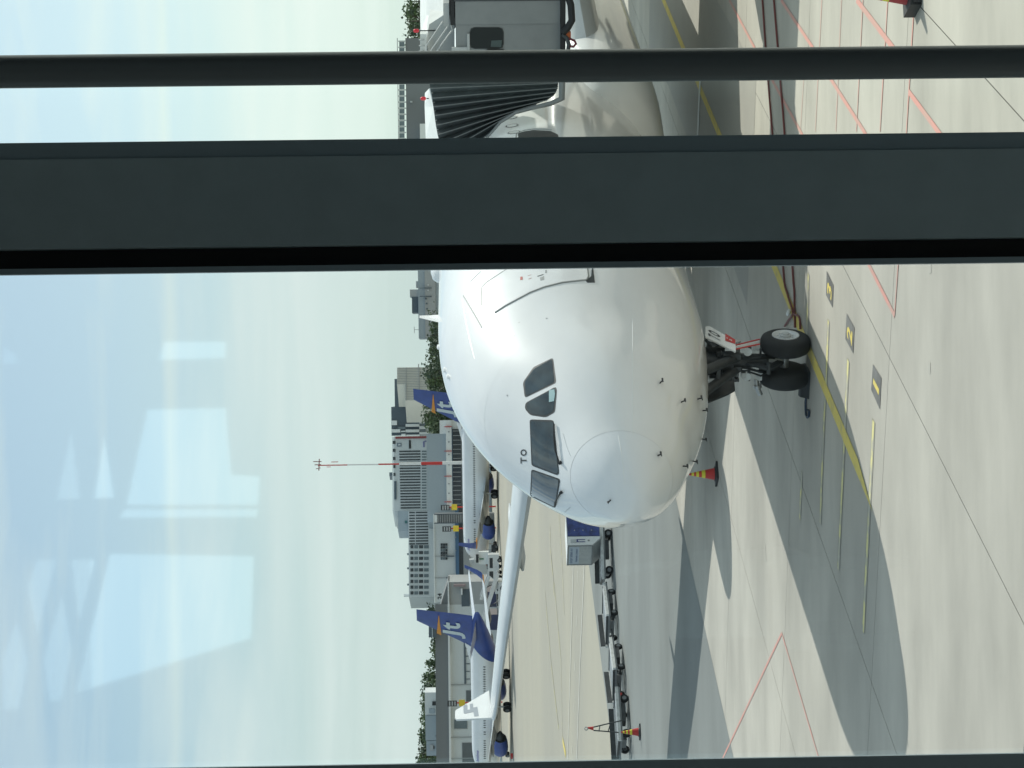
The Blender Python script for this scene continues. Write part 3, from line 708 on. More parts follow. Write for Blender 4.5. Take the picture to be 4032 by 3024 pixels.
def gtext(txt, x0, x1, y0, y1): lettering('registration_letter', txt, gdt(x0, x1, y0, y1), M_black, gd, True)
gtext('T', 216, 425, 352, 312); gtext('O', 216, 425, 292, 240)
rp_ = [PL(*zg(*p), -.47) for p in ((512, 320), (688, 432), (688, 502), (512, 445))]
MB().prism(rp_, (0, .006, 0)).build('red_plate', M_red, gd)
for (x, y) in ((545, 400), (595, 428), (620, 440)): MB().prism([PL(*zg(x + a, y + c), -.474) for a, c in ((-9, -12), (9, -4), (9, 14), (-9, 6))], (0, .003, 0)).build('red_plate_mark', M_wpaint, gd)
for ya, yb in ((525, 425), (595, 508)): MB().tube([PL(*zg(700, ya), -.44), PL(*zg(1110, yb), -.44)], .016, 8).build('red_strut', M_red, ac, True)
MB().bar(PL(*zg(700, 560), -.43), PL(*zg(1110, 465), -.43), .05, .02).build('white_strut', M_wpaint, ac)
dq = [PL(*zg(*p), .55) for p in ((150, 1285), (665, 1130), (682, 1330), (560, 1400), (215, 1540), (150, 1560))]
MB().prism(dq, (0, -.03, 0)).build('gear_door', M_dark, ac)
dq = [PL(*zg(*p), -.40) for p in ((150, 360), (300, 560), (420, 520), (150, 430))]
MB().prism(dq, (0, .03, 0)).build('gear_door_link', M_dark, ac)
MB().tube([PL(*zg(215, 1275), .4), PL(*zg(330, 1240), .4), PL(*zg(400, 1190), .3)], .03, 8).build('door_actuator', M_steel, ac, True)

# ================================================================== boarding bridge on the port side
BX = 15.4
base = PX_(2000, 40, BX + 1.8); base.z = 0
jb = thing('boarding_bridge', 'grey boarding bridge cab with black folding canopy docked on the airliner', 'boarding bridge', AM @ base, ac.rotation_euler[2])
M_cab = mat('bridge_grey', (0.25, 0.265, 0.27), 0.5, var=0.04, scale=2)
M_canopy = mat('canopy_rubber', (0.06, 0.072, 0.078), 0.6, var=0.15, scale=3)
M_ridge = mat('canopy_seam', (0.15, 0.165, 0.17), 0.6)
def BP(px, py, x=BX): return PX_(px, py, x) - base
def face(name, x0, x1, y0, y1, m, x, dep, parent=jb):       # a box whose front shows as this pixel rectangle on the plane at x
    a, c = BP(x0, y0, x), BP(x1, y1, x)
    lo = Vector((x - base.x, min(a.y, c.y), min(a.z, c.z))); hi = Vector((x - base.x + dep, max(a.y, c.y), max(a.z, c.z)))
    return MB().box((lo + hi) / 2, hi - lo).build(name, m, parent)
cw = face('cab_wall', 1790, 2208, -160, 318, M_cab, BX, 3.4)
face('wall_panel', 1792, 2205, 6, 92, M_cab, BX - .035, .034)
face('wall_panel', 1785, 2206, -160, 2, M_canopy, BX - .05, .049)
face('dark_fascia', 1770, 1789.5, -160, 99, M_black, BX - .03, 3.2)
face('roof_box', 1745, 1769.5, 13, 103, M_lgrey, BX + .1, 1.2)
P = rounded([(1853, 110), (1980, 110), (1980, 190), (1853, 190)], 18)
cwi = MB().prism([BP(*p, BX - .012) for p in grow(P, 4)], (.010, 0, 0)).build('cab_window', M_gasket, jb)
MB().prism([BP(*p, BX - .02) for p in P], (.007, 0, 0)).build('pane', mat('cab_glass', (.008, .012, .014), .12, spec=.3), cwi)
MB().prism([BP(*p, BX - .026) for p in ((1935, 160), (1976, 158), (1974, 186), (1932, 184))], (.005, 0, 0)).build('seat_back_reflection', mat('dim_green', (.06, .09, .09), .5), cwi)
face('conduit', 1839, 1849.6, 134, 199, M_lgrey, BX - .06, .058); face('conduit', 1778, 1839, 187, 199, M_lgrey, BX - .06, .058)
face('lamp', 1917, 1983, 197, 204, M_black, BX - .08, .078)
face('floor_bumper', 2209, 2226, -160, 300, M_black, BX - .25, 3.2)
rl, rh = [BP(*p, 16.6) for p in ((1745, -200), (1745, 60), (1700, 128))], [BP(*p, 19.6) for p in ((1656, -200), (1654, 60), (1656, 134))]
MB().loft([[v + Vector((0, 0, -.5)) for v in rl], rl, [a.lerp(c, .5) + Vector((0, 0, .12)) for a, c in zip(rl, rh)], rh, [v + Vector((.4, 0, -.6)) for v in rh]], False, False).build('tunnel_roof', M_wpaint, jb)
MB().prism([BP(*p, 16.2) for p in ((1745, 60), (1690, 96), (1680, 150), (1690, 220), (1790, 220), (1790, 60))], (2.0, 0, 0)).build('cab_roof', M_lgrey, jb)
MB().prism([BP(*p, 15.8) for p in ((1654, 134), (1680, 134), (1680, 330), (1654, 330))], (.3, 0, 0)).build('railing_post', M_wpaint, jb)
for y in (158, 181, 203): face('railing_bracket', 1649, 1672, y - 1.2, y + 1.2, M_lgrey, 15.72, .06)
for pts in (((1744, 84), (1680, 179), (1676, 330)), ((1763, 105), (1688.6, 211), (1684, 330)), ((1775, 99), (1781, 118), (1712, 212), (1706, 330))):
    MB().tube([BP(*p, BX - .02) for p in pts], .018, 8).build('handrail', M_lgrey, jb, True)
for px, py, x in ((1637, 121, 16.2), (1665, 388, 16.4)):
    q = BP(px, py, x); MB().lathe(q, (0, 0, 1), [(-.08, .02), (-.06, .04), (-.05, .045), (.03, .045), (.055, .025), (.06, 0)], 14).build('beacon', mat('beacon_red', (.75, .03, .05), .3), jb, True)
    MB().tube([q + Vector((0, 0, -.09)), q + Vector((0, 0, -.5))], .015, 8).build('beacon_post', M_dark, jb)
# folding canopy: ridges fan out from the sill to the roof edge
TOPP = [(1689, 300), (1694, 347), (1702, 386), (1706, 420), (1711, 455), (1716, 493), (1723, 530), (1732, 566), (1746, 604), (1768, 640)]
BOTP = [(2200, 290), (2198, 327), (2196, 346), (2190, 362), (2180, 377), (2156, 393), (2112, 410), (2062, 427), (2008, 452), (1935, 520)]
cp = MB(); rid = []
for k in range(len(TOPP)):
    def rd(f, x, k=k): return BP(TOPP[k][0] + (BOTP[k][0] - TOPP[k][0]) * f, TOPP[k][1] + (BOTP[k][1] - TOPP[k][1]) * f - 10 * math.sin(f * math.pi) * 0, x)
    rid.append([rd(f, BX - .02) for f in (0, .25, .5, .75, 1)])
    if k < len(TOPP) - 1:
        m0 = [tuple((TOPP[k][i] + TOPP[k + 1][i]) / 2 for i in (0, 1)), tuple((BOTP[k][i] + BOTP[k + 1][i]) / 2 for i in (0, 1))]
        rid.append([BP(m0[0][0] + (m0[1][0] - m0[0][0]) * f, m0[0][1] + (m0[1][1] - m0[0][1]) * f, BX + .13) for f in (0, .25, .5, .75, 1)])
cp.loft(rid, False, False)
cp.loft([[r[0] for r in rid], [r[0] + Vector((3.2, 0, 0)) for r in rid]], False, False)
cnp = cp.build('canopy', M_canopy, jb)
for k in range(0, len(rid), 2): MB().tube([p + Vector((-.012, 0, 0)) for p in rid[k]], .013, 6).build('canopy_rib', M_ridge, cnp, True)
hl, hh = [BP(*p, BX + .3) for p in ((1690, 348), (1706, 420), (1727, 543), (1760, 640))], [BP(*p, BX + 2.6) for p in ((1673, 366), (1672, 420), (1676, 543), (1680, 640))]
MB().loft([[v + Vector((0, 0, -.12)) for v in hl], hl, hh, [v + Vector((.3, 0, -.4)) for v in hh]], False, False).build('canopy_hood', M_wpaint, jb)
for k in range(1, 8):
    a, c_ = TOPP[k], TOPP[k + 1]
    MB().prism([BP(*p, BX + .12) for p in ((a[0] + 1, a[1]), (c_[0], c_[1] - 2), ((a[0] + c_[0]) / 2 + 11, (a[1] + c_[1]) / 2 + 6))], (.05, 0, 0)).build('hood_flap', M_lgrey, jb)
MB().tube([BP(*p, BX - .06) for p in ((2214, 300), (2212, 388), (2168, 408), (2100, 424), (2030, 444), (1970, 482), (1915, 545), (1880, 610))], [.08, .08, .06, .05, .04, .035, .03, .03], 12).build('bumper_pad', M_cab, jb, True)
MB().tube([BP(*p, BX - .3) for p in ((2222, -60), (2248, 20), (2252, 80), (2236, 108), (2215, 130))], .085, 10).build('cable_loom', M_black, jb, True)
MB().tube([BP(*p, BX - .3) for p in ((2215, 135), (2232, 150), (2240, 175), (2236, 205))], .05, 8).build('cable_loom', M_canopy, jb, True)
face('orange_box', 2229, 2248, 128, 150, mat('orange_box_paint', (.45, .10, .02), .5), BX - .3, .2)
hs0 = [BP(*p, BX - .32) for p in ((2240, 152), (2262, 160), (2268, 172), (2258, 184), (2243, 182))]
MB().tube(hs0, .03, 8).build('hose_loop', mat('hose_maroon', (.14, .02, .035), .5), jb, True)
# tunnel and drive column (run out of the picture on the right)
yw = BP(2000, -160).y
MB().box((2.2, yw - 2.2, 3.7), (2.6, 4.0, 2.2)).build('shadow_block', M_cab, jb)  # unseen block added under the tunnel to shade the ground by the line
MB().box((2.0, yw - 5.0, 6.1), (2.6, 10.0, 2.5)).build('tunnel', M_cab, jb)
MB().box((2.0, yw - 4.5, 2.5), (.5, .5, 4.8)).box((2.0, yw - 4.5, .75), (3.2, .7, .3)).build('drive_column', M_cab, jb)
for dx in (-1.2, 1.2): MB().lathe((2.0 + dx, yw - 4.8, .5), (0, 1, 0), [(0, .3), (.02, .48), (.3, .5), (.58, .48), (.6, .3)], 24).build('wheel', M_tyre, jb, True)

# fuselage marks under the bridge (cargo seam, drain line)
seam('belly_seam', [(2380, -20), (2368, 2), (2363, 54), (2352, 84), (2333, 108), (2330, 150), (2330, 206), (2338, 300)], .07, M_gasket, ac, step=20)
seam('belly_seam', [(2392, 325), (2433, 380), (2463, 420), (2493, 461), (2529, 532)], .03, M_gasket, ac, step=20)

# ================================================================== things on the apron
# cables to the nose gear
M_cable = mat('dark_red_cable', (0.16, 0.035, 0.03), 0.6, var=0.1)
def ground_tube(name, pts, r, m, label, cat, lift=0):
    P = [G(*p) for p in pts]; Q = []
    for i in range(len(P) - 1):                             # Catmull-Rom through the points
        p0, p1, p2, p3 = P[max(i - 1, 0)], P[i], P[i + 1], P[min(i + 2, len(P) - 1)]
        for k in range(6):
            t = k / 6; Q.append(.5 * ((2 * p1) + (p2 - p0) * t + (2 * p0 - 5 * p1 + 4 * p2 - p3) * t * t + (3 * p1 - p0 - 3 * p2 + p3) * t ** 3))
    Q.append(P[-1]); Q = [Vector((q.x, q.y, terr(q.y) + r + .012)) for q in Q]
    return tag(MB().tube(Q, r, 8).build(name, m, None, True), label, cat)
ground_tube('power_cable', [(3003, -60), (3008, 0), (3021, 194), (3034, 360), (3047, 524), (3089, 1042), (3096, 1118), (3110, 1170), (3128, 1232), (3110, 1262), (3096, 1284)], .024, M_cable, 'dark red power cable bending to the nose wheel, farther of the two from the window', 'cable')
ground_tube('power_cable', [(3047, -60), (3053, 0), (3069, 194), (3082, 360), (3095, 524), (3126, 1042), (3134, 1150), (3135, 1215), (3137, 1290)], .024, M_cable, 'dark red power cable running straight to the nose wheel, nearer to the window', 'cable')
ground_tube('short_hose', [(3132, 1236), (3150, 1244), (3156, 1260), (3158, 1296)], .024, M_cable, 'short dark red hose loop curled on the ground behind the nose wheel', 'hose')
q = G(3118, 1222); tag(MB().lathe(q + Vector((0, 0, .06)), (-.3, .8, 0), [(0, .03), (.02, .042), (.22, .042), (.24, .03)], 12).build('cable_connector', M_wpaint, None, True), 'white cable connector lying on the yellow line by the cables', 'connector')
ground_tube('white_glint', [(2762, 310), (2758, 380), (2752, 540)], .025, M_wpaint, 'thin white glint on the ground under the airliner belly, made as a white tube', 'hose')  # a glint on the ground, modelled as a thin white tube
# chock with its rope
ck = thing('wheel_chock', 'long black wheel chock with blue rope against the nose wheel', 'chock', G(3184, 1508), math.atan2(PORT.y, PORT.x))
MB().prism([(-.30, -.17, 0), (-.30, .17, 0), (-.30, .05, .20), (-.30, -.05, .17)], (.6, 0, 0)).build('block', M_black, ck)
MB().prism([(-.30, .30, 0), (-.30, .52, 0), (-.30, .46, .13), (-.30, .36, .13)], (.55, 0, 0)).build('block', M_black, ck)
rope = [(3186, 1535), (3184, 1560), (3181, 1585), (3178, 1612), (3179, 1632), (3184, 1644), (3190, 1638), (3192, 1622), (3186, 1614)]
MB().tube([mw(ck).inverted() @ (G(*p) + Vector((0, 0, .05 if i < 3 else .03))) for i, p in enumerate(rope)], .026, 8).build('rope', mat('blue_rope', (.02, .04, .075), .7), ck, True)
MB().lathe((-.38, .42, .03), (0, 0, 1), [(0, .07), (.08, .06), (.1, 0)], 8).build('rope_knot', M_gasket, ck, True)

def cone(loc, label, s=1.0, tilt=None):
    t = thing('traffic_cone', label, 'traffic cone', loc, 0.5, 'striped traffic cones on the apron')
    MB().box((0, 0, .03), (.55, .55, .06)).lathe((0, 0, .055), (0, 0, 1), [(0, .24), (.035, .21), (.04, .19)], 24).build('foot', M_black, t)
    r = lambda z: .175 - (z - .09) * .205
    zs = [.09, .36, .46, .54, .62, .68, .75, .82]
    for k in range(7):
        z0, z1 = zs[k], zs[k + 1]
        MB().lathe((0, 0, 0), (0, 0, 1), [(z0, r(z0) + (.003 if k % 2 else 0)), (z1, r(z1) + (.003 if k % 2 else 0))], 28, k == 6).build('body' if k == 0 else ('reflective_band' if k % 2 else 'red_band'), M_yel if k % 2 else M_red, t, True, 60)
    t.scale = (s, s, s)
    return t
cone(G(2825, 1866), 'red and yellow striped traffic cone standing under the airliner nose')
cone(G(2522, 2882), 'red and yellow striped traffic cone standing in front of the last empty dolly')
c3 = thing('traffic_cone', 'traffic cone with a thick black foot, cut off by the right-hand edge', 'traffic cone', G(3612, -22), .2, 'striped traffic cones on the apron')
MB().box((0, 0, .09), (.56, .56, .18)).box((-.1, -.29, .07), (.3, .06, .12)).build('foot', M_black, c3)
for k, (z0, z1) in enumerate(((.18, .46), (.46, .56), (.56, .64), (.64, .72), (.72, .85))):
    MB().lathe((0, 0, 0), (0, 0, 1), [(z0, .2 - z0 * .19), (z1, .2 - z1 * .19)], 28, k == 4).build('body' if k == 0 else ('reflective_band' if k % 2 else 'red_band'), M_yel if k % 2 else mat('dull_red', (.36, .03, .035), .55), c3, True, 60)

# ---- baggage container dollies
M_roll = mat('roller_steel', (.60, .61, .60), .4, .4, var=.15, scale=9)
M_railw = mat('pale_deck_rail', (.62, .63, .61), .5, .0, var=.12, scale=5)
def wheel_part(c, ax, r, w, parent, name='wheel'):
    o = MB().lathe(Vector(c) - Vector(ax) * w / 2, ax, [(0, r * .55), (w * .03, r * .86), (w * .2, r), (w * .8, r), (w * .97, r * .86), (w, r * .55)], 20).build(name, M_tyre, parent, True)
    MB().lathe(Vector(c) - Vector(ax) * w * .52, ax, [(0, r * .5), (w * 1.04, r * .5)], 14).build('rim', M_grey, o, True)
    return o
def dolly(loc, rz, label, bar='flat', L=2.55):
    t = thing('container_dolly', label, 'dolly', loc, rz, 'row of baggage container dollies')
    W = 1.9; z = .50
    fr = MB()
    for y in (-W / 2 + .06, 0, W / 2 - .06): fr.box((0, y, z - .06), (L - .02, .11, .12))
    for x in (-L / 2 + .06, -L / 4, 0, L / 4, L / 2 - .06): fr.box((x, 0, z - .05), (.09, W - .26, .08))
    fr.box((-L / 2 + .5, 0, z - .22), (.3, .7, .22)).box((L / 2 - .5, 0, z - .22), (.3, .7, .22)).build('frame', M_grey, t)
    for y in (-W / 2 + .02, W / 2 - .02): MB().box((0, y, z + .025), (L, .10, .13)).build('side_rail', M_railw, t)
    n = 13
    rm_ = MB().lathe((0, -W / 2 + .1, 0), (0, 1, 0), [(0, .03), (W - .2, .03)], 8).mesh('roller', M_roll, True)
    for k in range(n): link('roller', rm_, t, Matrix.Translation((-L / 2 + .12 + k * (L - .24) / (n - 1), 0, z + .03)))
    for x in (-L / 2 + .05, L / 2 - .05): MB().box((x, 0, z + .05), (.07, W - .3, .1)).build('end_stop', M_dark, t)
    MB().box((0, W / 2 - .04, z + .20), (L - .12, .05, .24)).build('guide_rail', M_dark, t)
    MB().box((0, -W / 2 + .24, z + .09), (L - .4, .10, .03)).build('roller_cover', M_wpaint, t)
    for x in (-L / 2 + .48, L / 2 - .48):
        MB().box((x, 0, .22), (.10, W - .5, .10)).build('axle', M_dark, t)
        for y in (-W / 2 + .22, W / 2 - .22): wheel_part((x, y, .20), (0, 1, 0), .20, .15, t)
    MB().box((.1, -W / 2 + .3, .28), (.9, .5, .18)).build('brake_box', M_dark, t)
    if bar == 'flat':
        MB().bar((-L / 2, -.12, .32), (-L / 2 - .75, 0, .30), .06).bar((-L / 2, .12, .32), (-L / 2 - .75, 0, .30), .06).lathe((-L / 2 - .82, 0, .27), (0, 0, 1), [(0, .07), (.05, .07)], 12).build('drawbar', M_dark, t)
    MB().box((L / 2 + .1, 0, .30), (.22, .16, .14)).build('hitch', M_red, t)
    return t
path = [G(2411, 2095), G(2416, 2262), G(2441, 2468), G(2472, 2690), G(2487, 2915)]
def dl_at(i0, i1, f, back):
    a, c_ = path[i0], path[i1]; d = (c_ - a).normalized()
    p = a + (c_ - a) * f + Vector((-d.y, d.x, 0)) * -back
    return p, math.atan2(d.y, d.x) + math.pi
dls = []
for (i0, i1, f), lb, br in (((0, 1, .45), 'first dolly of the row, carrying the silver and blue container', 'flat'), ((1, 2, .5), 'empty dolly coupled next to the loaded container dolly', 'flat'),
                            ((2, 3, .5), 'empty dolly between two other empty dollies of the row', 'flat'), ((3, 4, .55), 'last empty dolly of the row with its drawbar folded upright', 'up')):
    p, rz = dl_at(i0, i1, f, .85)
    dls.append((dolly((p.x, p.y, 0), rz, lb, br, 2.75 if i0 else 2.8), p, rz))
# upright drawbar of the last dolly
t4, p4, r4 = dls[3]; I4 = (Matrix.Translation(p4) @ Matrix.Rotation(r4, 4, 'Z')).inverted()
dist4 = G(2487, 2870).y - .2
za = [AT(*p, dist4) for p in ((2452, 2836), (2337, 2863), (2436, 2884), (2337, 2876), (2308, 2869))]
A4 = [I4 @ v for v in za]
db = MB().bar(A4[0], A4[1], .05).bar(A4[2], A4[3], .05)
for f in (.22, .58):
    db.bar(A4[1].lerp(A4[0], f), A4[3].lerp(A4[2], f), .04)
dbo = db.build('drawbar', M_dark, t4)
mid = (A4[1] + A4[3]) / 2
MB().prism([A4[1], A4[3], A4[4] * .8 + mid * .2 + Vector((0, 0, 0)), A4[4] * .8 + mid * .2 + (A4[1] - A4[3]) * .3], I4.to_3x3() @ Vector((.02, .07, 0))).build('tow_head', M_red, dbo)
MB().lathe(A4[4], I4.to_3x3() @ Vector((0, 1, 0)), [(-.03, .05), (-.03, .085), (.03, .085), (.03, .05)], 14, False).build('tow_eye', M_steel, dbo)
# ---- the container
tC, pC, rC = dls[0]
M_alu = mat('container_aluminium', (.40, .42, .42), .42, .25, var=.06, scale=2.5)
M_tarp = mat('blue_curtain', (.035, .06, .22), .5, var=.30, scale=3.0, bump=.6)
cz = .585
pc = AT(2349, 2147, pC.y - 1.25)
CT = thing('baggage_container', 'silver baggage container with blue curtain and white edge panel on the first dolly', 'container', (pc.x, pc.y, cz), R(44))
# local: the silver end faces -x, the curtained side faces -y; the corner nearest us is the origin
Wd, Dp, Ht, cut = 1.95, 1.52, 1.66, .42
prof_ = [(0, cut), (0, Ht), (Wd, Ht), (Wd, 0), (cut * 1.05, 0)]
MB().prism([(x, 0, z) for x, z in prof_], (0, Dp, 0)).build('shell', M_alu, CT)
MB().box((Wd / 2, Dp / 2, Ht + .012), (Wd + .02, Dp + .02, .022)).build('roof', M_wpaint, CT)
MB().prism([(.03, -.012, cut + .02), (.03, -.012, Ht - .02), (.56, -.012, Ht - .02), (.56, -.012, .06), (cut * 1.05, -.012, .06)], (0, .010, 0)).build('edge_panel', M_wpaint, CT)
MB().box((.58 + (Wd - .60) / 2, -.016, Ht / 2 + .02), (Wd - .64, .03, Ht - .08)).build('curtain', M_tarp, CT)
for k in range(3): MB().lathe((.95, -.04, .45 + k * .42), (0, 1, 0), [(0, .03), (.02, .03)], 8).build('curtain_eyelet', M_steel, CT)
MB().box((.27, -.026, 1.36), (.22, .006, .30)).build('label_plate', M_lgrey, CT)
MB().box((.22, -.027, 1.0), (.04, .008, .42)).box((.36, -.027, 1.0), (.04, .008, .42)).box((.29, -.027, 1.18), (.18, .0075, .07)).build('label_mark', mat('navy_mark', (.05, .06, .2), .5), CT)
MB().box((.30, -.026, .62), (.09, .006, .09)).build('label_plate', M_grey, CT)
for y in (.03, Dp - .03): MB().box((-.008, y, (Ht + cut) / 2), (.014, .05, Ht - cut)).build('edge_rib', M_grey, CT)
for z in (cut + .03, Ht - .03): MB().box((-.008, Dp / 2, z), (.013, Dp - .12, .05)).build('edge_rib', M_grey, CT)
pl = MB().box((-.006, Dp / 2, Ht - .33), (.008, Dp - .22, .50)).build('number_plate', mat('pale_blue_plate', (.42, .48, .54), .5), CT)
for i, (txt, z0, z1, y0, y1) in enumerate((('DQF 5058 AY', Ht - .27, Ht - .14, Dp - .18, .18), ('FINNAIR CARGO', Ht - .50, Ht - .41, Dp - .28, .24))):
    lettering('lettering', txt, lambda u, v, z0=z0, z1=z1, y0=y0, y1=y1: Vector((-.0135, y0 + (y1 - y0) * u, z0 + (z1 - z0) * v)), mat('blue_grey_ink', (.10, .13, .22), .6), pl, True)

# ================================================================== two narrow-body airliners across the apron
def narrowbody(label, gear_px, heading, Ltot, sc=1.0):
    g0 = G(*gear_px)                                        # contact point of the port main wheel
    gx = 18.5 if Ltot < 36 else 18.9
    fwd = Vector((-math.cos(heading), math.sin(heading), 0)); aft = -fwd; prt = Vector((-fwd.y, fwd.x, 0))
    nose = g0 - aft * gx * sc - prt * 2.86 * sc
    t = thing('narrowbody_airliner', label, 'airliner', (nose.x, nose.y, g0.z), math.atan2(aft.y, aft.x), 'narrow-body airliners with blue tails')
    t.scale = (sc, sc, sc)
    # x aft, y starboard, z up
    L_ = Ltot
    S_ = [0, .15, .6, 1.4, 2.4, 3.6, 5.2, 7, L_ - 12.5, L_ - 9, L_ - 5, L_ - 2, L_ - .2]
    T_ = [2.95, 3.3, 3.75, 4.25, 4.95, 5.25, 5.38, 5.42, 5.42, 5.42, 5.36, 5.2, 4.85]
    B_ = [2.95, 2.55, 2.15, 1.75, 1.5, 1.38, 1.33, 1.32, 1.32, 1.72, 2.75, 3.6, 4.25]
    W_ = [.02, .38, .78, 1.15, 1.5, 1.72, 1.86, 1.88, 1.88, 1.76, 1.2, .62, .2]
    n = 36
    def ring(s, tl=0.0):
        out = []
        for k in range(n):
            a = 2 * math.pi * k / n; q = min(max(s + tl * math.cos(a), 0), L_)
            tt, bb, ww = spl(S_, T_, q), spl(S_, B_, q), spl(S_, W_, q)
            out.append((q, ww * math.sin(a), (tt + bb) / 2 + (tt - bb) / 2 * math.cos(a)))
        return out
    MB().loft([ring(s) for s in (0, .05, .15, .35, .6, 1, 1.4, 1.9, 2.4, 3, 3.6, 4.4, 5.2, 7, 10, 14, 18, L_ - 12.5)] + [ring(L_ - 10.5, .6), ring(L_ - 9.0, 1.3), ring(L_ - 7.6, 1.9)]).build('fuselage', M_white, t, True, 50)
    tc_ = MB().loft([ring(L_ - 7.59, 1.9), ring(L_ - 6.6, 1.6), ring(L_ - 5.5, 1.0), ring(L_ - 4, .5), ring(L_ - 2), ring(L_ - .9), ring(L_ - .2)]).build('tail_cone', M_blue, t, True, 50)
    # fin with its dorsal fillet
    fin = MB(); rows = []
    for xf, xr, z, w in ((L_ - 7.7, L_ - .75, 5.15, .30), (L_ - 6.6, L_ - .55, 6.0, .26), (L_ - 5.9, L_ - .35, 6.8, .24), (L_ - 1.55, L_ + .75, 12.5, .12)):
        rows.append([(xf, 0, z), (xf + (xr - xf) * .25, w, z), (xf + (xr - xf) * .6, w * .75, z), (xr, .02, z), (xr, -.02, z), (xf + (xr - xf) * .6, -w * .75, z), (xf + (xr - xf) * .25, -w, z)])
    fn_o = fin.loft(rows, True, True).build('tail_fin', M_blue, t, True, 40)
    MB().loft([[(L_ - 11.5, 0, 5.3), (L_ - 9, .12, 5.3), (L_ - 7.0, .18, 5.3), (L_ - 7.0, -.18, 5.3), (L_ - 9, -.12, 5.3)], [(L_ - 7.15, 0, 6.05), (L_ - 7.05, .05, 6.1), (L_ - 6.2, .12, 6.2), (L_ - 6.2, -.12, 6.2), (L_ - 7.05, -.05, 6.1)]], True).build('dorsal_fin', M_white, t, True)
    def FP(u, v): return Vector((u, -.275, v))               # on the port side of the fin
    MB().prism([FP(L_ - 3.9, 9.9), FP(L_ - 4.35, 9.3), FP(L_ - .25, 9.55), FP(L_ - .3, 9.62)], (0, .02, 0)).build('tail_stripe', M_orange, fn_o)
    M_tx = mat('tail_letter_white', (.62, .70, .72), .5)
    lettering('tail_letter', 'J', lambda u, v: FP(L_ - 5.25 + u * 1.25 + (v) * .85, 6.1 + v * 3.0), M_tx, fn_o, True)
    lettering('tail_letter', 't', lambda u, v: FP(L_ - 3.45 + u * 1.5 + (v) * .45, 6.75 + v * 2.35), M_tx, fn_o, True)
    for s_ in (1, -1):
        wing('stabiliser', [(L_ - 5.1, L_ - 1.3, s_ * .5, 4.75, .28), (L_ - .9, L_ + .55, s_ * 7.1, 5.5, .10)], M_white, t)
        wing('wing', [(gx - 6.2, gx + 2.2, s_ * 1.2, 1.75, .75), (gx - 3.8, gx + 1.9, s_ * 5.2, 2.25, .45), (gx - .2, gx + 3.2, s_ * 11, 2.9, .24), (gx + 3.2, gx + 4.9, s_ * 16.6, 3.5, .14)], M_wing, t)
        wn = MB()
        rows = []
        for xf, xr, y, z, w in ((gx + 3.25, gx + 4.88, 16.62, 3.5, .10), (gx + 3.7, gx + 5.1, 17.05, 3.75, .09), (gx + 4.2, gx + 5.35, 17.35, 4.4, .07), (gx + 5.3, gx + 5.95, 17.75, 6.1, .04)):
            rows.append([(xf, s_ * y, z), (xf + (xr - xf) * .4, s_ * (y + w), z - w * .3), (xr, s_ * y, z), (xf + (xr - xf) * .4, s_ * (y - w), z + w * .3)])
        wo_ = wn.loft(rows, True, True).build('winglet', M_blue, t, True)
        MB().loft([[(gx + 2.5, s_ * 15.6, 3.42), (gx + 4.6, s_ * 15.6, 3.42), (gx + 4.6, s_ * 15.6, 3.34), (gx + 2.5, s_ * 15.6, 3.3)], [(gx + 3.3, s_ * 16.7, 3.62), (gx + 5.0, s_ * 16.7, 3.6), (gx + 5.0, s_ * 16.7, 3.44), (gx + 3.3, s_ * 16.7, 3.40)]]).build('winglet_root', M_orange, t)
        ey = s_ * 4.83; ex = gx - 7.35
        en = MB().lathe((ex, ey, 1.52), (1, 0, 0), [(.12, .80), (0, .86), (.08, .96), (.5, 1.06), (1.2, 1.09), (2.3, 1.0), (3.1, .84)], 26, False).build('engine', M_blue, t, True)
        MB().lathe((ex + .15, ey, 1.52), (1, 0, 0), [(0, .82), (.5, .8), (.51, .2), (.3, 0)], 20, False).build('fan', M_dark, en, True)
        MB().lathe((ex + 3.0, ey, 1.55), (1, 0, 0), [(0, .83), (.02, .6), (.7, .48), (1.3, .28), (1.6, .04)], 20).build('exhaust', M_dark, en, True)
        MB().loft([[(x, ey + dy, z) for x, dy, z in ((ex + .8, 0, zz), (ex + 2.2, .14, zz), (ex + 5.2, 0, zz + .1), (ex + 2.2, -.14, zz))] for zz in (2.35, 2.75)], True).build('pylon', M_wdark, t)
        for x_, y_ in ((gx + .6, 4.4), (gx + 1.2, 8.0), (gx + 2.2, 11.5)):
            MB().lathe((x_ - 1.6, s_ * y_, 1.75 + y_ * .075), (1, 0, .04), [(0, .05), (.8, .2), (2.0, .2), (3.4, .03)], 8).build('flap_fairing', M_wdark, t, True)
        for dy in (-.38, .38): wheel_part((gx, s_ * 2.86 + dy, .56), (0, 1, 0), .56, .38, t)
        MB().tube([(gx, s_ * 2.86, .56), (gx, s_ * 2.7, 2.2)], .13, 10).build('main_gear_leg', M_steel, t, True)
    for dy in (-.2, .2): wheel_part((3.9, dy, .35), (0, 1, 0), .35, .2, t)
    MB().tube([(3.9, 0, .35), (4.0, 0, 1.7)], .09, 10).build('nose_gear_leg', M_steel, t, True)
    k = 0; x = 5.6
    wmesh = MB().lathe((0, 0, 0), (0, 1, 0), [(0, .10), (.02, .09)], 8).mesh('cabin_window', M_winddark)
    for v in wmesh.vertices: v.co.x *= 1.25; v.co.z *= 1.9
    while x < L_ - 9.2:
        skip = abs(x - 10.4) < .3 or abs(x - 12.4) < .3
        if not skip:
            z = 3.62; tt, bb, ww = spl(S_, T_, x), spl(S_, B_, x), spl(S_, W_, x)
            cy = (z - (tt + bb) / 2) / ((tt - bb) / 2); yy = ww * math.sqrt(max(0, 1 - cy * cy))
            link('cabin_window', wmesh, t, Matrix.Translation((x, -yy - .012, z)))
        x += .508
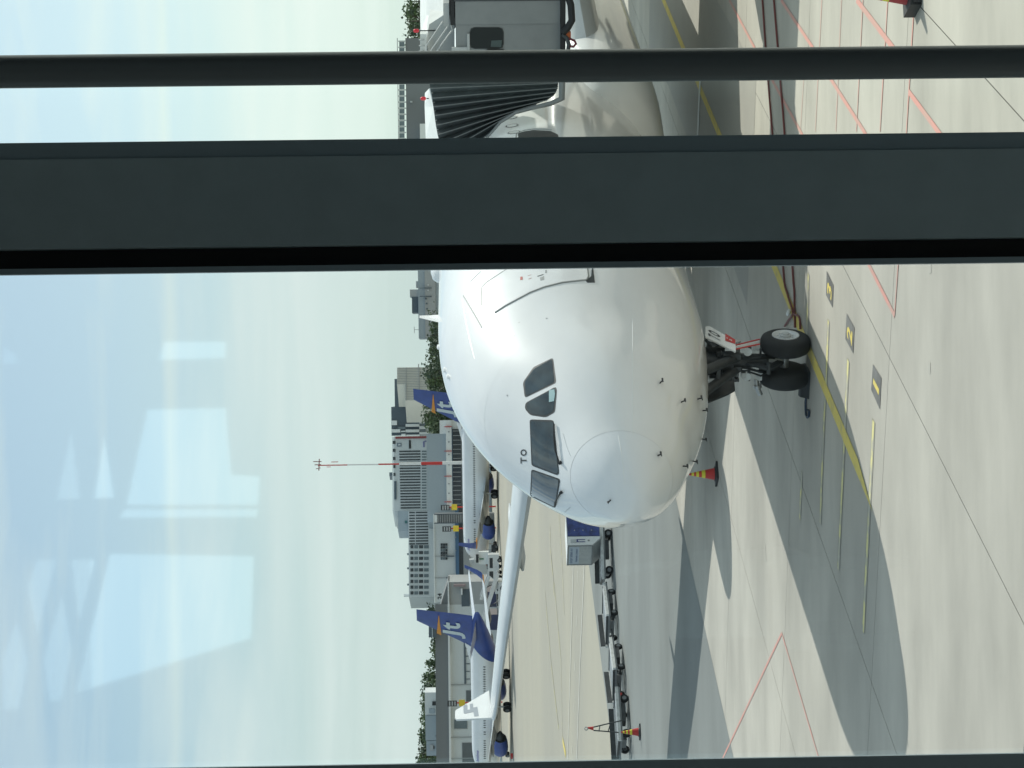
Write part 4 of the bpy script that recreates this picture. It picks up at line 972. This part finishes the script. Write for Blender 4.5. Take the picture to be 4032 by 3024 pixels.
    def side(u, v):
        z = 4.35 + v * .5; x_ = 4.0 + u * 3.0
        tt, bb, ww = spl(S_, T_, x_), spl(S_, B_, x_), spl(S_, W_, x_); cy = (z - (tt + bb) / 2) / ((tt - bb) / 2)
        return Vector((x_, -ww * math.sqrt(max(0, 1 - cy * cy)) - .02, z))
    lettering('airline_title', 'Jettime', side, M_purple, t, True)
    ck_ = MB()
    for a_ in ((.62, 1.5), (1.55, 2.35)):
        ck_.loft([[(s, sg * (spl(S_, W_, s) * math.sqrt(max(0, 1 - ((z - (spl(S_, T_, s) + spl(S_, B_, s)) / 2) / ((spl(S_, T_, s) - spl(S_, B_, s)) / 2)) ** 2)) + .02), z) for s, z in ((1.75, 4.05), (2.5, 4.05), (2.6, 4.5), (2.15, 4.5))] for sg in (-1, -.97)])
        break
    ck_.build('cockpit_window', M_winddark, t)
    return t
narrowbody('nearer narrow-body airliner with a blue Jt tail, its nose cut off by the frame', (2013, 2784), R(44), 35.2)
narrowbody('farther narrow-body airliner with a blue Jt tail, half hidden by the white nose', (1961, 1945), R(45), 38.4, 1.06)

# ================================================================== buildings across the airfield
M_bgrey = mat('building_pale_grey', (.66, .69, .685), .7, var=.05, scale=.15)
M_bblue = mat('building_blue_grey', (.36, .415, .45), .6, var=.06, scale=.12)
M_bdark = mat('building_dark_blue', (.08, .11, .135), .45, var=.12, scale=.2)
M_bteal = mat('building_teal', (.085, .155, .205), .5, var=.08, scale=.2)
M_bbeige = mat('ribbed_beige', (.72, .70, .62), .7, var=.03, scale=.3)
M_bwhite = mat('building_white', (.78, .80, .78), .6, var=.04, scale=.3)
M_broof = mat('roof_felt', (.19, .20, .205), .8, var=.08, scale=.2)
M_bmid = mat('building_mid_grey', (.40, .415, .415), .7, var=.05, scale=.2)
M_bband = mat('blue_band_paint', (.075, .16, .27), .5, var=.08, scale=.3)
M_pane2 = mat('blue_grey_pane', (.13, .165, .18), .2, var=.2, scale=.3)
M_sign = mat('sign_black', (.03, .032, .034), .6)

class Facade:                                               # a wall seen between two pixel rows, standing on the ground at given distances
    def __init__(s, name, label, cat, ya, da, yb, db_, group=None):
        a, b = AT(1825, ya, da), AT(1825, yb, db_)           # ya: picture-left end seen upright (larger row), yb: right end
        s.a = Vector((a.x, a.y, 0)); d = Vector((b.x - a.x, b.y - a.y, 0)); s.len = d.length; s.u = d.normalized()
        s.n = Vector((s.u.y, -s.u.x, 0))                     # towards us
        s.zb = min(terr(a.y), terr(b.y)) - .3
        s.t = thing(name, label, cat, (a.x, a.y, s.zb), math.atan2(s.u.y, s.u.x), group)
        s.I = mw(s.t).inverted()
    def at(s, px, py, off=0.0):                              # pixel on the wall plane (off metres in front): local (along, depth, z)
        d = ray(px, py); q = s.a + s.n * off; t = (q - EYE).dot(s.n) / d.dot(s.n)
        return s.I @ (EYE + d * t)
    def rect(s, name, x0, x1, y0, y1, m, dep=.12, off=0.0, parent=None, ground=False, square=True):
        a, b = s.at(x0, (y0 + y1) / 2, off + dep / 2), s.at(x1, (y0 + y1) / 2, off + dep / 2); c, e = s.at((x0 + x1) / 2, y0, off + dep / 2), s.at((x0 + x1) / 2, y1, off + dep / 2)
        z0, z1 = min(a.z, b.z), max(a.z, b.z); u0, u1 = min(c.x, e.x), max(c.x, e.x)
        if ground: z0 = 0
        return ubox(name, m, parent or s.t, ((u0 + u1) / 2, -off - dep / 2, (z0 + z1) / 2), (u1 - u0, dep, z1 - z0))
    def block(s, name, x0, y0, y1, m, depth, off=0.0, x1=None, parent=None):   # a solid volume: front flush with the wall plane
        a = s.at(x0, (y0 + y1) / 2, off); c, e = s.at(x0, y0, off), s.at(x0, y1, off)
        z0 = 0 if x1 is None else s.at(x1, (y0 + y1) / 2, off).z
        u0, u1 = min(c.x, e.x), max(c.x, e.x)
        return ubox(name, m, parent or s.t, ((u0 + u1) / 2, depth / 2 - off, (z0 + a.z) / 2), (u1 - u0, depth, a.z - z0))

# -- tall terminal hotel block with striped windows
f1 = Facade('terminal_block', 'long pale terminal block with narrow striped windows and a red strip, behind the mast', 'terminal building', 2012, 436, 1716, 440)
f1.block('wall', 1552, 1719, 2012, M_bgrey, 18)
f1.block('roof_parapet', 1545, 1721, 2008, M_bwhite, 17, -.6, 1552.5)
f1.rect('red_strip', 1557, 1680, 1718, 1726, mat('brick_red_strip', (.33, .07, .07), .6), .25)
for y in (1742, 1773.5, 1805, 1837, 1868): f1.rect('roof_window', 1545.5 + (y - 1742) * .03, 1557, y - 6, y + 6, M_winddark, .12, .02)
f1.rect('roof_window', 1552, 1561, 1895, 1966, M_bdark, .3, .05)
f1.block('roof_plant', 1533, 1860, 1873, M_bdark, 4, -2, 1545)
for k in range(21):
    y = 1777 + k * 11.12
    f1.rect('window', 1572 + k * .28, 1655.5, y - 2.6, y + 2.6, M_winddark, .10, .01)
    f1.rect('window', 1661, 1679, y - 2.4, y + 2.4, M_pane2, .10, .01)
f1.rect('sign_emblem', 1563, 1581, 1744, 1758, mat('emblem_blue_grey', (.20, .24, .28), .6), .1, .01)
f1.rect('sign_emblem_core', 1568, 1577, 1748, 1754, M_bgrey, .1, .03)
f1.rect('sign_bar', 1610, 1618, 1733, 1766, M_sign, .1, .01)
f1.rect('sign_letters', 1666, 1672, 1738, 1760, mat('sign_violet', (.18, .18, .36), .6), .1, .01); f1.rect('sign_letters', 1672, 1679, 1735, 1739, mat('sign_violet', (.18, .18, .36), .6), .1, .01)
# -- lower wing
f2 = Facade('office_wing', 'pale office wing with two rows of larger windows left of the striped terminal block', 'office building', 2352, 428, 2013, 432)
f2.block('wall', 1609, 2013, 2352, M_bgrey, 16)
for k in range(12):
    y = 2018 + k * 11.2
    if y > 2142: break
    f2.rect('window', 1611.5, 1686, y - 2.6, y + 2.6, M_winddark, .10, .01)
    f2.rect('window_sill', 1634, 1637, y - 3.2, y + 3.2, M_bgrey, .12, .02)
for k in range(9):
    y = 2153 + k * 22.7
    for a, c, m in ((1616, 1628, M_winddark), (1631.5, 1646, M_pane2), (1650, 1666, M_winddark), (1670, 1688, M_pane2)):
        f2.rect('window', a, c, y - 6.2, y + 6.2, m, .10, .01)
f2.block('roof_plant_room', 1567, 2012, 2090, M_bblue, 9, -2, 1610)
f2.rect('plant_room_door', 1594, 1603, 2050, 2060, mat('teal_door', (.05, .17, .17), .5), .15, -1.95)
f2.block('chimney', 1590, 2339, 2346, M_bwhite, 1.5, -3, 1610)
for y in (2180, 2236, 2300): f2.block('roof_vent', 1603, y - 2, y + 3, M_bdark, 1, -3, 1609.5)
# -- dark stepped block and beige ribbed block
f3 = Facade('stepped_dark_block', 'dark blue stepped office block with pale panels beside the beige ribbed block', 'office building', 1717, 470, 1492, 470)
f3.block('wall', 1554, 1492, 1606, M_bdark, 14)
f3.block('wall', 1541, 1603, 1716, M_bdark, 14, .05)
f3.rect('teal_cladding', 1621, 1651, 1576, 1668, M_bteal, .3, .06)
f3.rect('lower_cladding', 1651, 1720, 1590, 1716, M_bmid, .25, .06)
for x0, x1, y0, y1 in ((1542, 1563, 1656, 1674), (1542, 1576, 1690, 1703), (1579, 1596, 1696, 1701), (1580, 1597, 1708, 1715), (1597, 1651, 1669, 1680), (1597, 1651, 1691, 1702), (1600, 1652, 1711, 1716), (1651, 1700, 1636, 1647), (1651, 1712, 1656, 1667), (1651, 1712, 1678, 1689), (1651, 1705, 1701, 1710), (1651, 1672, 1616, 1624), (1651, 1668, 1598, 1606)):
    f3.rect('pale_panel', x0, x1, y0, y1, M_bwhite, .3, .35)
for x0, x1, y0, y1 in ((1566, 1597, 1680, 1690), (1652, 1680, 1626, 1634), (1652, 1680, 1648, 1655), (1652, 1680, 1668, 1677), (1652, 1675, 1690, 1700)): f3.rect('window', x0, x1, y0, y1, M_pane2, .2, .34)
f4 = Facade('ribbed_block', 'beige block with horizontal ribbed cladding standing behind the trees', 'office building', 1577, 455, 1447, 458)
f4.block('wall', 1563.5, 1447, 1514, M_bbeige, 12); f4.block('wall', 1595, 1513.8, 1577, M_bbeige, 12)
for k in range(20): f4.rect('cladding_rib', 1564 if 1449 + k * 6.5 < 1513 else 1595.5, 1735, 1449 + k * 6.5, 1450.6 + k * 6.5, M_bmid, .10)
f4.rect('ledge', 1599, 1601, 1447, 1577, M_bmid, .2); f4.rect('ledge', 1649, 1652, 1447, 1577, M_bmid, .2)
MB().tube([f4.at(1648, 1446), f4.at(1648, 1434)], .12, 6).build('roof_arm', M_bmid, f4.t)
# -- terminal pier in front
f5 = Facade('terminal_pier', 'low blue grey terminal pier with a pale fascia and dark glazing behind the farther narrow-body', 'terminal building', 2056, 408, 1708, 410)
f5.block('wall', 1681, 1708, 2056, M_bblue, 22)
f5.rect('fascia', 1757, 1779.5, 1655, 2000, M_bwhite, .8, .02); f5.rect('glazing', 1783, 1816, 1690, 2000, M_winddark, .5, .02)
f5.rect('glazing_sill', 1779.6, 1782.8, 1680, 2000, M_bband, .4, .03)
for y in (1680, 1776, 1875, 1976): f5.rect('red_post', 1749, 1778, y - 1.3, y + 1.3, M_red, .3, .85)
for k in range(17): f5.rect('glazing_post', 1783, 1815, 1696 + k * 18, 1698 + k * 18, M_bmid, .2, .53)
f5.block('end_room', 1731, 1655, 1708, M_bwhite, 12, .1)
for y in (1700, 1740, 1790, 1830, 1905, 1942): f5.rect('fascia_lamp', 1765, 1770, y - 1.5, y + 1.5, M_bdark, .2, .83)
# -- gate pier with number 24
f6 = Facade('gate_pier', 'pale gate pier numbered 24 with a blue band and a row of dark windows', 'terminal building', 2376, 390, 2024, 391)
f6.block('wall', 1710, 2024, 2372, M_bgrey, 18)
f6.rect('roof_edge', 1707.5, 1711, 2024, 2374, M_bwhite, .4, .05)
f6.rect('blue_band', 1793, 1807, 1996, 2302, M_bband, .5, .02); f6.rect('dark_band', 1807.2, 1824, 1996, 2302, M_winddark, .3, .02); f6.rect('ground_wall', 1824.2, 1850, 2000, 2372, M_bmid, .3, .02)
for k in range(6):
    for a, c in ((1735, 1743), (1744, 1753), (1754, 1762)):
        f6.rect('window', a, c, 2139.5 + k * 11, 2149 + k * 11, M_winddark if (k + int(a)) % 3 else M_pane2, .12, .02)
for y in (2190, 2275): f6.rect('downpipe', 1712, 1793, y - 1, y + 1, M_bmid, .2, .02); f6.rect('sign_bracket', 1757, 1788, y - 2.4, y + 2.4, M_bdark, .4, .25)
lettering('gate_number', '24', lambda u, v: f6.at(1739 - v * 16, 2360 - u * 24, .06), M_sign, f6.t, True)
for y in (2036, 2115, 2168, 2222, 2260): f6.rect('band_lamp', 1790, 1796, y - 1.5, y + 1.5, M_steel, .3, .55)
# -- louvred stair tower
f7 = Facade('stair_tower', 'narrow stair tower with dark horizontal louvres between the two piers', 'stair tower', 2062, 385, 2022, 385)
f7.block('core', 1711, 2024, 2060, M_broof, 3.5)
f7.rect('side_post', 1709, 1850, 2022, 2025.5, M_bdark, .3, .3); f7.rect('side_post', 1709, 1850, 2058, 2061, M_bdark, .3, .3); f7.rect('top_panel', 1711, 1721, 2026, 2058, M_bwhite, .3, .1)
for k in range(13): f7.rect('louvre', 1723 + k * 9, 1726.5 + k * 9, 2026, 2058, M_bmid, .35, .02)
# -- service hangar on the left
f8 = Facade('service_hangar', 'long grey flat-roofed hangar with dark doors behind the nearer narrow-body', 'hangar', 3080, 356, 2380, 366)
f8.block('wall', 1768, 2380, 3080, M_bgrey, 24)
f8.rect('roof_edge', 1716, 1766, 2380, 3080, M_broof, .6, .3)
f8.rect('white_eaves', 1766.3, 1774, 2380, 3080, M_wpaint, .9, .3)
for y0, y1, x0, x1 in ((2518, 2692, 1828, 1834), (2719, 2762, 1836, 1872), (2834, 2868, 1789, 1839), (2925, 3002, 1821, 1874)):
    f8.rect('door_frame', x0 - 2, x1 + 2, y0 - 2, y1 + 2, M_bmid, .10, .01); f8.rect('door', x0, x1, y0, y1, M_pane2 if x0 < 1800 else M_bdark if x0 < 1830 and y0 < 2600 else mat('hangar_door', (.13, .145, .15), .6, var=.1, scale=.3), .08, .07)
for y in (2497, 2695, 2902, 2986): f8.rect('downpipe', 1776, 1872, y - 1.1, y + 1.1, M_bmid, .25, .02)
for k in range(6): f8.rect('door_post', 1834, 1850, 2522 + k * 30, 2525 + k * 30, M_bdark, .1, .02)
# gable house at the hangar's right end
f9 = Facade('gabled_shed', 'grey shed with a sloping dark roof right of the blue tail', 'shed', 2480, 366, 2292, 366)
f9.block('wall', 1765, 2292, 2478, M_bmid, 14)
ga = [f9.at(1764, 2288, .3), f9.at(1764, 2480, .3), f9.at(1718, 2480, .3), f9.at(1735, 2382, .3)]
MB().prism(ga, (0, 12, 0)).build('roof', M_broof, f9.t)
f9.rect('white_eaves', 1763.5, 1769, 2288, 2480, M_wpaint, .5, .35); f9.rect('dark_opening', 1818, 1850, 2320, 2470, M_bdark, .1, .02); f9.rect('door_canopy', 1815, 1821, 2316, 2341, M_wpaint, 1.2, .02)
f9.rect('red_canopy', 1786, 1833, 2300, 2309, mat('dusty_red', (.33, .25, .25), .6), .8, .3)
# rooftop plant on the hangar
def roofbox(label, ya, yb, xt, dist, m, xb=1718, name='rooftop_unit', extra=()):
    f = Facade(name, label, 'rooftop unit', yb, dist, ya, dist)
    f.t.location.z = EYE.z + ray(xb, (ya + yb) / 2).z * dist / ray(xb, (ya + yb) / 2).y; f.I = mw(f.t).inverted()
    f.block('casing', xt, ya, yb, m, 6)
    for n_, x0, x1, y0, y1, mm in extra: f.rect(n_, x0, x1, y0, y1, mm, .3, .02)
roofbox('pale rooftop unit on the hangar, right of the two blue ones', 2727, 2815, 1673, 362, M_bgrey, extra=(('hatch', 1702, 1718, 2762, 2777, M_sign), ('vent_box', 1689, 1712, 2790, 2808, M_bblue)))
roofbox('blue grey rooftop unit in the middle of the three on the hangar', 2817, 2916, 1675, 362, M_bblue, extra=(('ladder', 1715, 1719, 2896, 2899, M_sign),))
roofbox('blue grey rooftop unit with a projecting hood, leftmost of the three on the hangar', 2918, 2976, 1679, 362, M_bblue, extra=(('hood', 1692, 1706, 2932, 2955, M_bmid), ('hood_opening', 1706, 1711, 2938, 2948, M_sign)))
roofbox('dark row of rooftop ducts on the hangar beside the blue tail', 2424, 2510, 1688, 362, M_bdark, extra=(('duct_band', 1700, 1704, 2426, 2508, M_bblue),))
# -- grey building right of the wide mullion and the one over the crown of the airliner
f10 = Facade('control_building', 'dark grey building with glass roof railings seen beside the black bridge canopy', 'office building', 640, 250, 150, 250)
f10.block('wall', 1599, 150, 640, M_broof, 15); 
f10.rect('railing_top', 1566, 1569, 150, 640, M_bmid, .15, .02)
for k in range(20): f10.rect('railing_post', 1568, 1599, 160 + k * 24, 164 + k * 24, M_bmid, .12, .02); f10.rect('railing_pane', 1572, 1593, 165 + k * 24, 183 + k * 24, M_pane2, .05, .03)
f10.rect('wall_lamp', 1615, 1624, 398, 404, M_lgrey, .3, .02); f10.rect('lean_to', 1655, 1720, 493, 640, M_bwhite, 3, .02)
f11 = Facade('service_building', 'blue grey building with a dark rooftop plant room above the airliner crown', 'office building', 1332, 480, 1040, 480)
f11.block('wall', 1647, 1060, 1332, M_bblue, 14)
f11.block('plant_room', 1622, 1168, 1232, M_bdark, 8, -1, 1647); f11.block('plant_room', 1614, 1140, 1168, M_bmid, 8, -1, 1647); f11.block('roof_hatch', 1638, 1107, 1131, M_bmid, 5, -1, 1647)
f11.rect('lower_wall', 1673, 1715, 1040, 1330, M_bmid, .4, .02)
for y, x in ((1195, 1680), (1216, 1682), (1176, 1677)): f11.rect('window', x - 3, x + 3, y - 3, y + 3, M_bdark, .2, .45)
for y in (1134, 1167): f11.rect('downpipe', 1652, 1700, y - 1.2, y + 1.2, M_bdark, .3, .45)
for y in (1122, 1143): f11.rect('wall_lamp', 1683, 1689, y - 2, y + 2, M_wpaint, .3, .45)
MB().tube([f11.at(1649, 1298), f11.at(1632, 1298)], .05, 6).tube([f11.at(1631, 1286), f11.at(1632, 1312)], .06, 6).build('roof_aerial', M_bmid, f11.t)

# ---- stand signs with yellow boards
def stand_sign(label, px, py, dist):
    b_ = AT(px, py, dist); z0 = terr(dist)
    t = thing('stand_sign', label, 'stand sign', (b_.x, b_.y, z0), 0, 'yellow and black stand signs')
    z = b_.z - z0
    MB().tube([(0, .2, 0), (0, .2, z + 1.2)], .12, 8).build('post', M_red, t)
    MB().box((0, 0, z), (1.0, .2, .95)).build('yellow_board', mat('sign_yellow', (.70, .52, .03), .5), t)
    MB().box((-.05, 0, z + 1.55), (.9, .25, 1.5)).build('display', M_sign, t)
    for k in range(3): MB().box((-.05, -.14, z + 1.1 + k * .42), (.7, .02, .22)).build('display_row', M_bmid, t)
stand_sign('stand sign with a yellow board right of the stair tower', 1789, 1997, 372)
stand_sign('stand sign with a yellow board left of the stair tower, above the far wing tip', 1795, 2081, 372)
stand_sign('stand sign with a yellow board behind the white winglet', 1819, 2768, 345)

# ---- striped mast
mb_ = AT(1815, 1822, 378); mz = terr(378)
ms = thing('antenna_mast', 'tall thin red and white striped antenna mast in front of the terminal block', 'mast', (mb_.x, mb_.y, mz))
def mz_at(px): return AT(px, 1826, 378).z - mz
cuts = [(1252, .16, M_red), (1368, .20, M_wpaint), (1490, .22, M_red), (1572, .42, M_wpaint), (1658, .46, M_red), (1742, .50, M_wpaint), (1990, .54, None)]
lean_ = -.004
for (x0, r_, m), (x1, _, _) in zip(cuts, cuts[1:]):
    z0, z1 = mz_at(x1), mz_at(x0)
    MB().lathe((z0 * lean_, 0, 0), (0, 0, 1), [(max(0, z0), r_ * .62), (z1, r_ * .6)], 12).build('mast_section', m, ms, True)
ztop = mz_at(1246)
MB().tube([(-1.0, 0, ztop - .4), (1.0, 0, ztop - .5)], .09, 6).tube([(.55, 0, ztop - .9), (.55, 0, ztop + .55)], .07, 6).tube([(-.55, 0, ztop - .7), (-.7, 0, ztop + .1)], .06, 6).tube([(0, 0, ztop - .8), (0, 0, ztop + .3)], .08, 6).build('aerial_head', mat('aerial_rust', (.25, .08, .07), .6), ms)
MB().box((.45, 0, mz_at(1318)), (.12, .1, 1.2)).box((-.4, 0, mz_at(1294)), (.1, .1, .7)).build('aerial_bracket', M_red, ms)

# ================================================================== trees
M_leaf = [mat('leaf_a', (.105, .150, .075), .8, var=.25, scale=.9, rnd=.1), mat('leaf_b', (.125, .180, .075), .8, var=.25, scale=.9, rnd=.1), mat('leaf_c', (.085, .120, .075), .8, var=.25, scale=.9, rnd=.1)]
M_bark = mat('bark', (.09, .075, .06), .9, var=.2)
def tree_mesh(seed, conifer):
    r = random.Random(seed); b = MB()
    def leafs(c, sp, n, sz):
        for _ in range(n):
            p = c + Vector((r.gauss(0, sp), r.gauss(0, sp), r.gauss(0, sp * .7)))
            u = Vector((r.uniform(-1, 1), r.uniform(-1, 1), r.uniform(-1, 1))).normalized(); w = u.orthogonal().normalized(); w = Matrix.Rotation(r.uniform(0, 6.3), 3, u) @ w
            v = u.cross(w); k = sz * r.uniform(.6, 1.4)
            b.quad(p - w * k, p - v * k * .7, p + w * k, p + v * k * .6)
    tr = MB(); tr.tube([(0, 0, 0), (.01, 0, .4), (0, .01, .75), (0, 0, .97)], [.022, .017, .01, .002], 7)
    if conifer:
        for k in range(15):
            z = .16 + k * .056; rad_ = .19 * (1 - (z - .1) / .92) + .012
            for j in range(7):
                a = j * .9 + k * 1.3 + r.uniform(-.3, .3); rr = rad_ * r.uniform(.7, 1.15)
                e = Vector((math.cos(a) * rr, math.sin(a) * rr, z - rr * .25)); tr.tube([(0, 0, z), e], [.004, .001], 4)
                for f in (.35, .65, .95): leafs(Vector((e.x * f, e.y * f, z + (e.z - z) * f)), .016, 5, .016)
        leafs(Vector((0, 0, .98)), .008, 8, .012)
    else:
        for k in range(22):
            a = r.uniform(0, 6.28); z = r.uniform(.28, .93); rad_ = .27 * math.sqrt(max(.05, 1 - ((z - .55) / .47) ** 2)) * r.uniform(.5, 1.1)
            e = Vector((math.cos(a) * rad_, math.sin(a) * rad_, z)); tr.tube([(0, 0, max(.2, z - .2)), e * .6 + Vector((0, 0, z * .35)), e], [.008, .005, .001], 5)
            leafs(e, .05, 46, .020)
    return b, tr
TM = []
for i in range(8):
    con = i % 4 == 3 or i == 1
    b, tr = tree_mesh(i + 3, con)
    TM.append((b.mesh('crown', M_leaf[i % 3]), tr.mesh('trunk', M_bark, True), con))
def tree(px, py, dist, h_top, label, grp, kind=None):       # px: picture column of its top
    i = random.randrange(8) if kind is None else kind
    p = AT(px, py, dist); z0 = terr(dist)
    t = thing('spruce_tree' if TM[i][2] else 'birch_tree', label, 'tree', (p.x, p.y, z0), random.uniform(0, 6), grp)
    h = p.z - z0; w = h * random.uniform(.95, 1.3) if not TM[i][2] else h * random.uniform(.9, 1.1)
    for me, nm in ((TM[i][0], 'crown'), (TM[i][1], 'trunk')): link(nm, me, t, Matrix.Diagonal((w, w, h, 1)))
ORD = 'first second third fourth fifth sixth seventh eighth ninth tenth eleventh twelfth thirteenth fourteenth fifteenth sixteenth seventeenth eighteenth nineteenth twentieth twenty-first twenty-second twenty-third twenty-fourth twenty-fifth'.split()
G1, G2, G3, G4 = 'trees behind the hangar roof', 'trees behind the airliner crown', 'trees behind the bridge roof', 'trees in front of the dark block'
for k, (px, py) in enumerate([(1672, 2440), (1690, 2474), (1683, 2500), (1700, 2530), (1694, 2560), (1690, 2590), (1668, 2610), (1670, 2635), (1658, 2665), (1664, 2690), (1652, 2716), (1655, 2740), (1646, 2760), (1648, 2782), (1668, 2800), (1655, 2825), (1656, 2850), (1643, 2872), (1640, 2892), (1646, 2912), (1640, 2935), (1652, 2948), (1630, 2968), (1640, 2985), (1634, 3005)]):
    tree(px, py, 425 + (k * 37) % 40, 0, ORD[k] + ' tree from the blue tail in the row above the hangar roof', G1)
for k, (px, py) in enumerate([(1694, 1270), (1678, 1285), (1688, 1302), (1682, 1322), (1680, 1338), (1686, 1352), (1681, 1380), (1675, 1402), (1676, 1424), (1684, 1440), (1673, 1456), (1665, 1476), (1658, 1490), (1676, 1504), (1668, 1520), (1690, 1540), (1692, 1562), (1700, 1585)]):
    tree(px, py, 400 + (k * 29) % 34, 0, ORD[k] + ' tree from the blade antenna in the row behind the airliner crown', G2, (3, 0, 7, 2, 1, 5, 3, 6, 4)[k % 9])
for k, (px, py) in enumerate([(1576, -40), (1580, 5), (1600, 30), (1592, 60), (1585, 85), (1604, 112), (1598, 140), (1608, 160), (1590, 178), (1606, 205), (1612, 232)]):
    tree(px, py, 330 + (k * 23) % 30, 0, ORD[10 - k] + ' tree from the glass-railed building in the row behind the bridge roof', G3, (3, 0, 7, 1, 2)[k % 5])
for k, (px, py) in enumerate([(1652, 1600), (1660, 1622), (1654, 1636), (1672, 1655), (1690, 1672), (1684, 1690), (1680, 1708), (1690, 1722)]):
    tree(px, py, 416 + (k * 7) % 12, 0, ORD[k] + ' leafy tree from the beige block, before the stepped dark block', G4, (0, 2, 4, 6)[k % 4])

# ================================================================== ramp vehicles round the farther narrow-body
GV = 'ramp vehicles by the farther narrow-body'
def veh(name, label, cat, px, py, rz): 
    p = G(px, py); return thing(name, label, cat, p, rz, GV)
M_vwhite = mat('vehicle_white', (.66, .68, .68), .4, var=.04)
def belt_loader(label, px, py, rz, L=7.5):
    t = veh('belt_loader', label, 'belt loader', px, py, rz)
    MB().box((0, 0, .75), (5.0, 1.6, .55)).box((-1.7, -.3, 1.3), (1.2, .9, .6)).build('chassis', M_vwhite, t)
    a, b_ = Vector((-3.9, .2, 1.0)), Vector((3.6, .2, 3.2))
    MB().bar(a, b_, .9, .18).build('belt', M_grey, t); MB().bar(a + Vector((0, -.52, .02)), b_ + Vector((0, -.52, .02)), .08, .42).bar(a + Vector((0, .52, .02)), b_ + Vector((0, .52, .02)), .08, .42).build('belt_frame', M_vwhite, t)
    MB().bar((.8, .2, 1.0), (1.8, .2, 2.6), .12).build('lift_arm', M_dark, t)
    for x in (-1.6, 1.6):
        for y in (-.8, .8): wheel_part((x, y, .38), (0, 1, 0), .38, .26, t)
    return t
belt_loader('white belt loader with its belt raised to the farther narrow-body, left of its nose', 1975, 2275, R(150))
belt_loader('second white belt loader, lower and left of the first one', 1990, 2345, R(160))
def tug(label, px, py, rz, m):
    t = veh('baggage_tug', label, 'baggage tug', px, py, rz)
    MB().box((-.2, 0, .62), (2.6, 1.25, .5)).box((.85, 0, .95), (.8, 1.2, .35)).build('body', m, t)
    for x, y in ((-1.2, -.55), (-1.2, .55), (.4, -.55), (.4, .55)): MB().tube([(x, y, .8), (x, y, 1.8)], .04, 6).build('roof_post', M_dark, t)
    MB().box((-.4, 0, 1.85), (1.9, 1.3, .08)).build('roof', m, t); MB().box((-.7, 0, 1.05), (.5, .9, .45)).build('seat', M_black, t)
    for x in (-.95, .85):
        for y in (-.6, .6): wheel_part((x, y, .32), (0, 1, 0), .32, .22, t)
tug('dark baggage tug under the nose of the farther narrow-body', 1962, 2178, R(20), M_dark)
tug('dark baggage tug between the belt loader and the narrow-body nose', 1962, 2225, R(200), mat('tug_dark_blue', (.03, .04, .07), .5))
tug('orange and brown baggage tug beside the belt loader', 1958, 2212, R(100), mat('tug_orange', (.35, .12, .04), .5))
def van(label, px, py, rz):
    t = veh('ramp_van', label, 'van', px, py, rz)
    MB().prism([(-2.4, -.9, .45), (2.3, -.9, .45), (2.35, -.9, 1.1), (1.5, -.9, 1.3), (.95, -.9, 2.1), (-2.4, -.9, 2.15)], (0, 1.8, 0)).build('body', M_vwhite, t)
    for y in (-.905, .895): MB().prism([(.2, y, 1.35), (1.35, y, 1.35), (.85, y, 1.95), (.2, y, 1.95)], (0, .01, 0)).build('side_window', M_winddark, t); MB().box((-1.1, y + .005, 1.65), (1.6, .01, .5)).build('side_window', M_winddark, t)
    for x in (-1.5, 1.45):
        for y in (-.82, .82): wheel_part((x, y, .36), (0, 1, 0), .36, .22, t)
van('white ramp van parked below the belt loader behind the white wing', 1976, 2240, R(175))
def cart(label, px, py, rz, m, top):
    t = veh('baggage_cart', label, 'baggage cart', px, py, rz)
    MB().box((0, 0, .5), (2.4, 1.5, .14)).build('bed', M_grey, t); MB().box((0, 0, 1.25), (2.3, 1.45, 1.3)).build('curtained_box', m, t); MB().box((0, 0, 1.96), (2.45, 1.55, .08)).build('roof', top, t)
    for x in (-.8, .8):
        for y in (-.6, .6): wheel_part((x, y, .22), (0, 1, 0), .22, .16, t)
M_cn = mat('cart_navy', (.035, .045, .11), .6); M_cr = mat('cart_white_red', (.62, .52, .50), .6)
cart('white and pink baggage cart beside the blue tail, right of the navy one', 1962, 2335, R(10), M_cr, M_vwhite)
cart('navy baggage cart between two pale carts beside the blue tail', 1968, 2360, R(12), M_cn, M_dark)
cart('white and pink baggage cart lowest beside the blue tail', 1972, 2425, R(10), M_cr, M_vwhite)
cart('navy baggage cart half hidden by the white wing and the blue tail', 1978, 2450, R(10), M_cn, M_dark)
# far bridge head at the narrow-body nose
fb = Facade('far_boarding_bridge', 'small white boarding bridge with a green stripe at the nose of the farther narrow-body', 'boarding bridge', 2222, 338, 2168, 338)
fb.block('cab', 1885, 2173, 2222, M_bwhite, 3.5, 0, 1925); fb.rect('canopy', 1874, 1884.5, 2183, 2214, M_black, 1.5, .02); fb.rect('green_stripe', 1887, 1905, 2198, 2203, mat('stripe_green', (.03, .2, .1), .5), .05, .02)
fb.block('support', 1920, 2190, 2204, M_bmid, 1.0, -1)
tag(MB().prism([fb.I.inverted() @ fb.at(*p, .5) for p in ((1848, 2205), (1866, 2204), (1868, 2218), (1850, 2219))], fb.n * -3).build('equipment_hut', M_lgrey), 'small grey equipment hut behind the nose of the farther narrow-body', 'hut')
sc_ = Facade('orange_barrier', 'low red and white barrier on the apron under the nearer narrow-body', 'barrier', 2990, 290, 2960, 290)
sc_.rect('board', 2010, 2020, 2966, 2988, M_red, .1, .0)
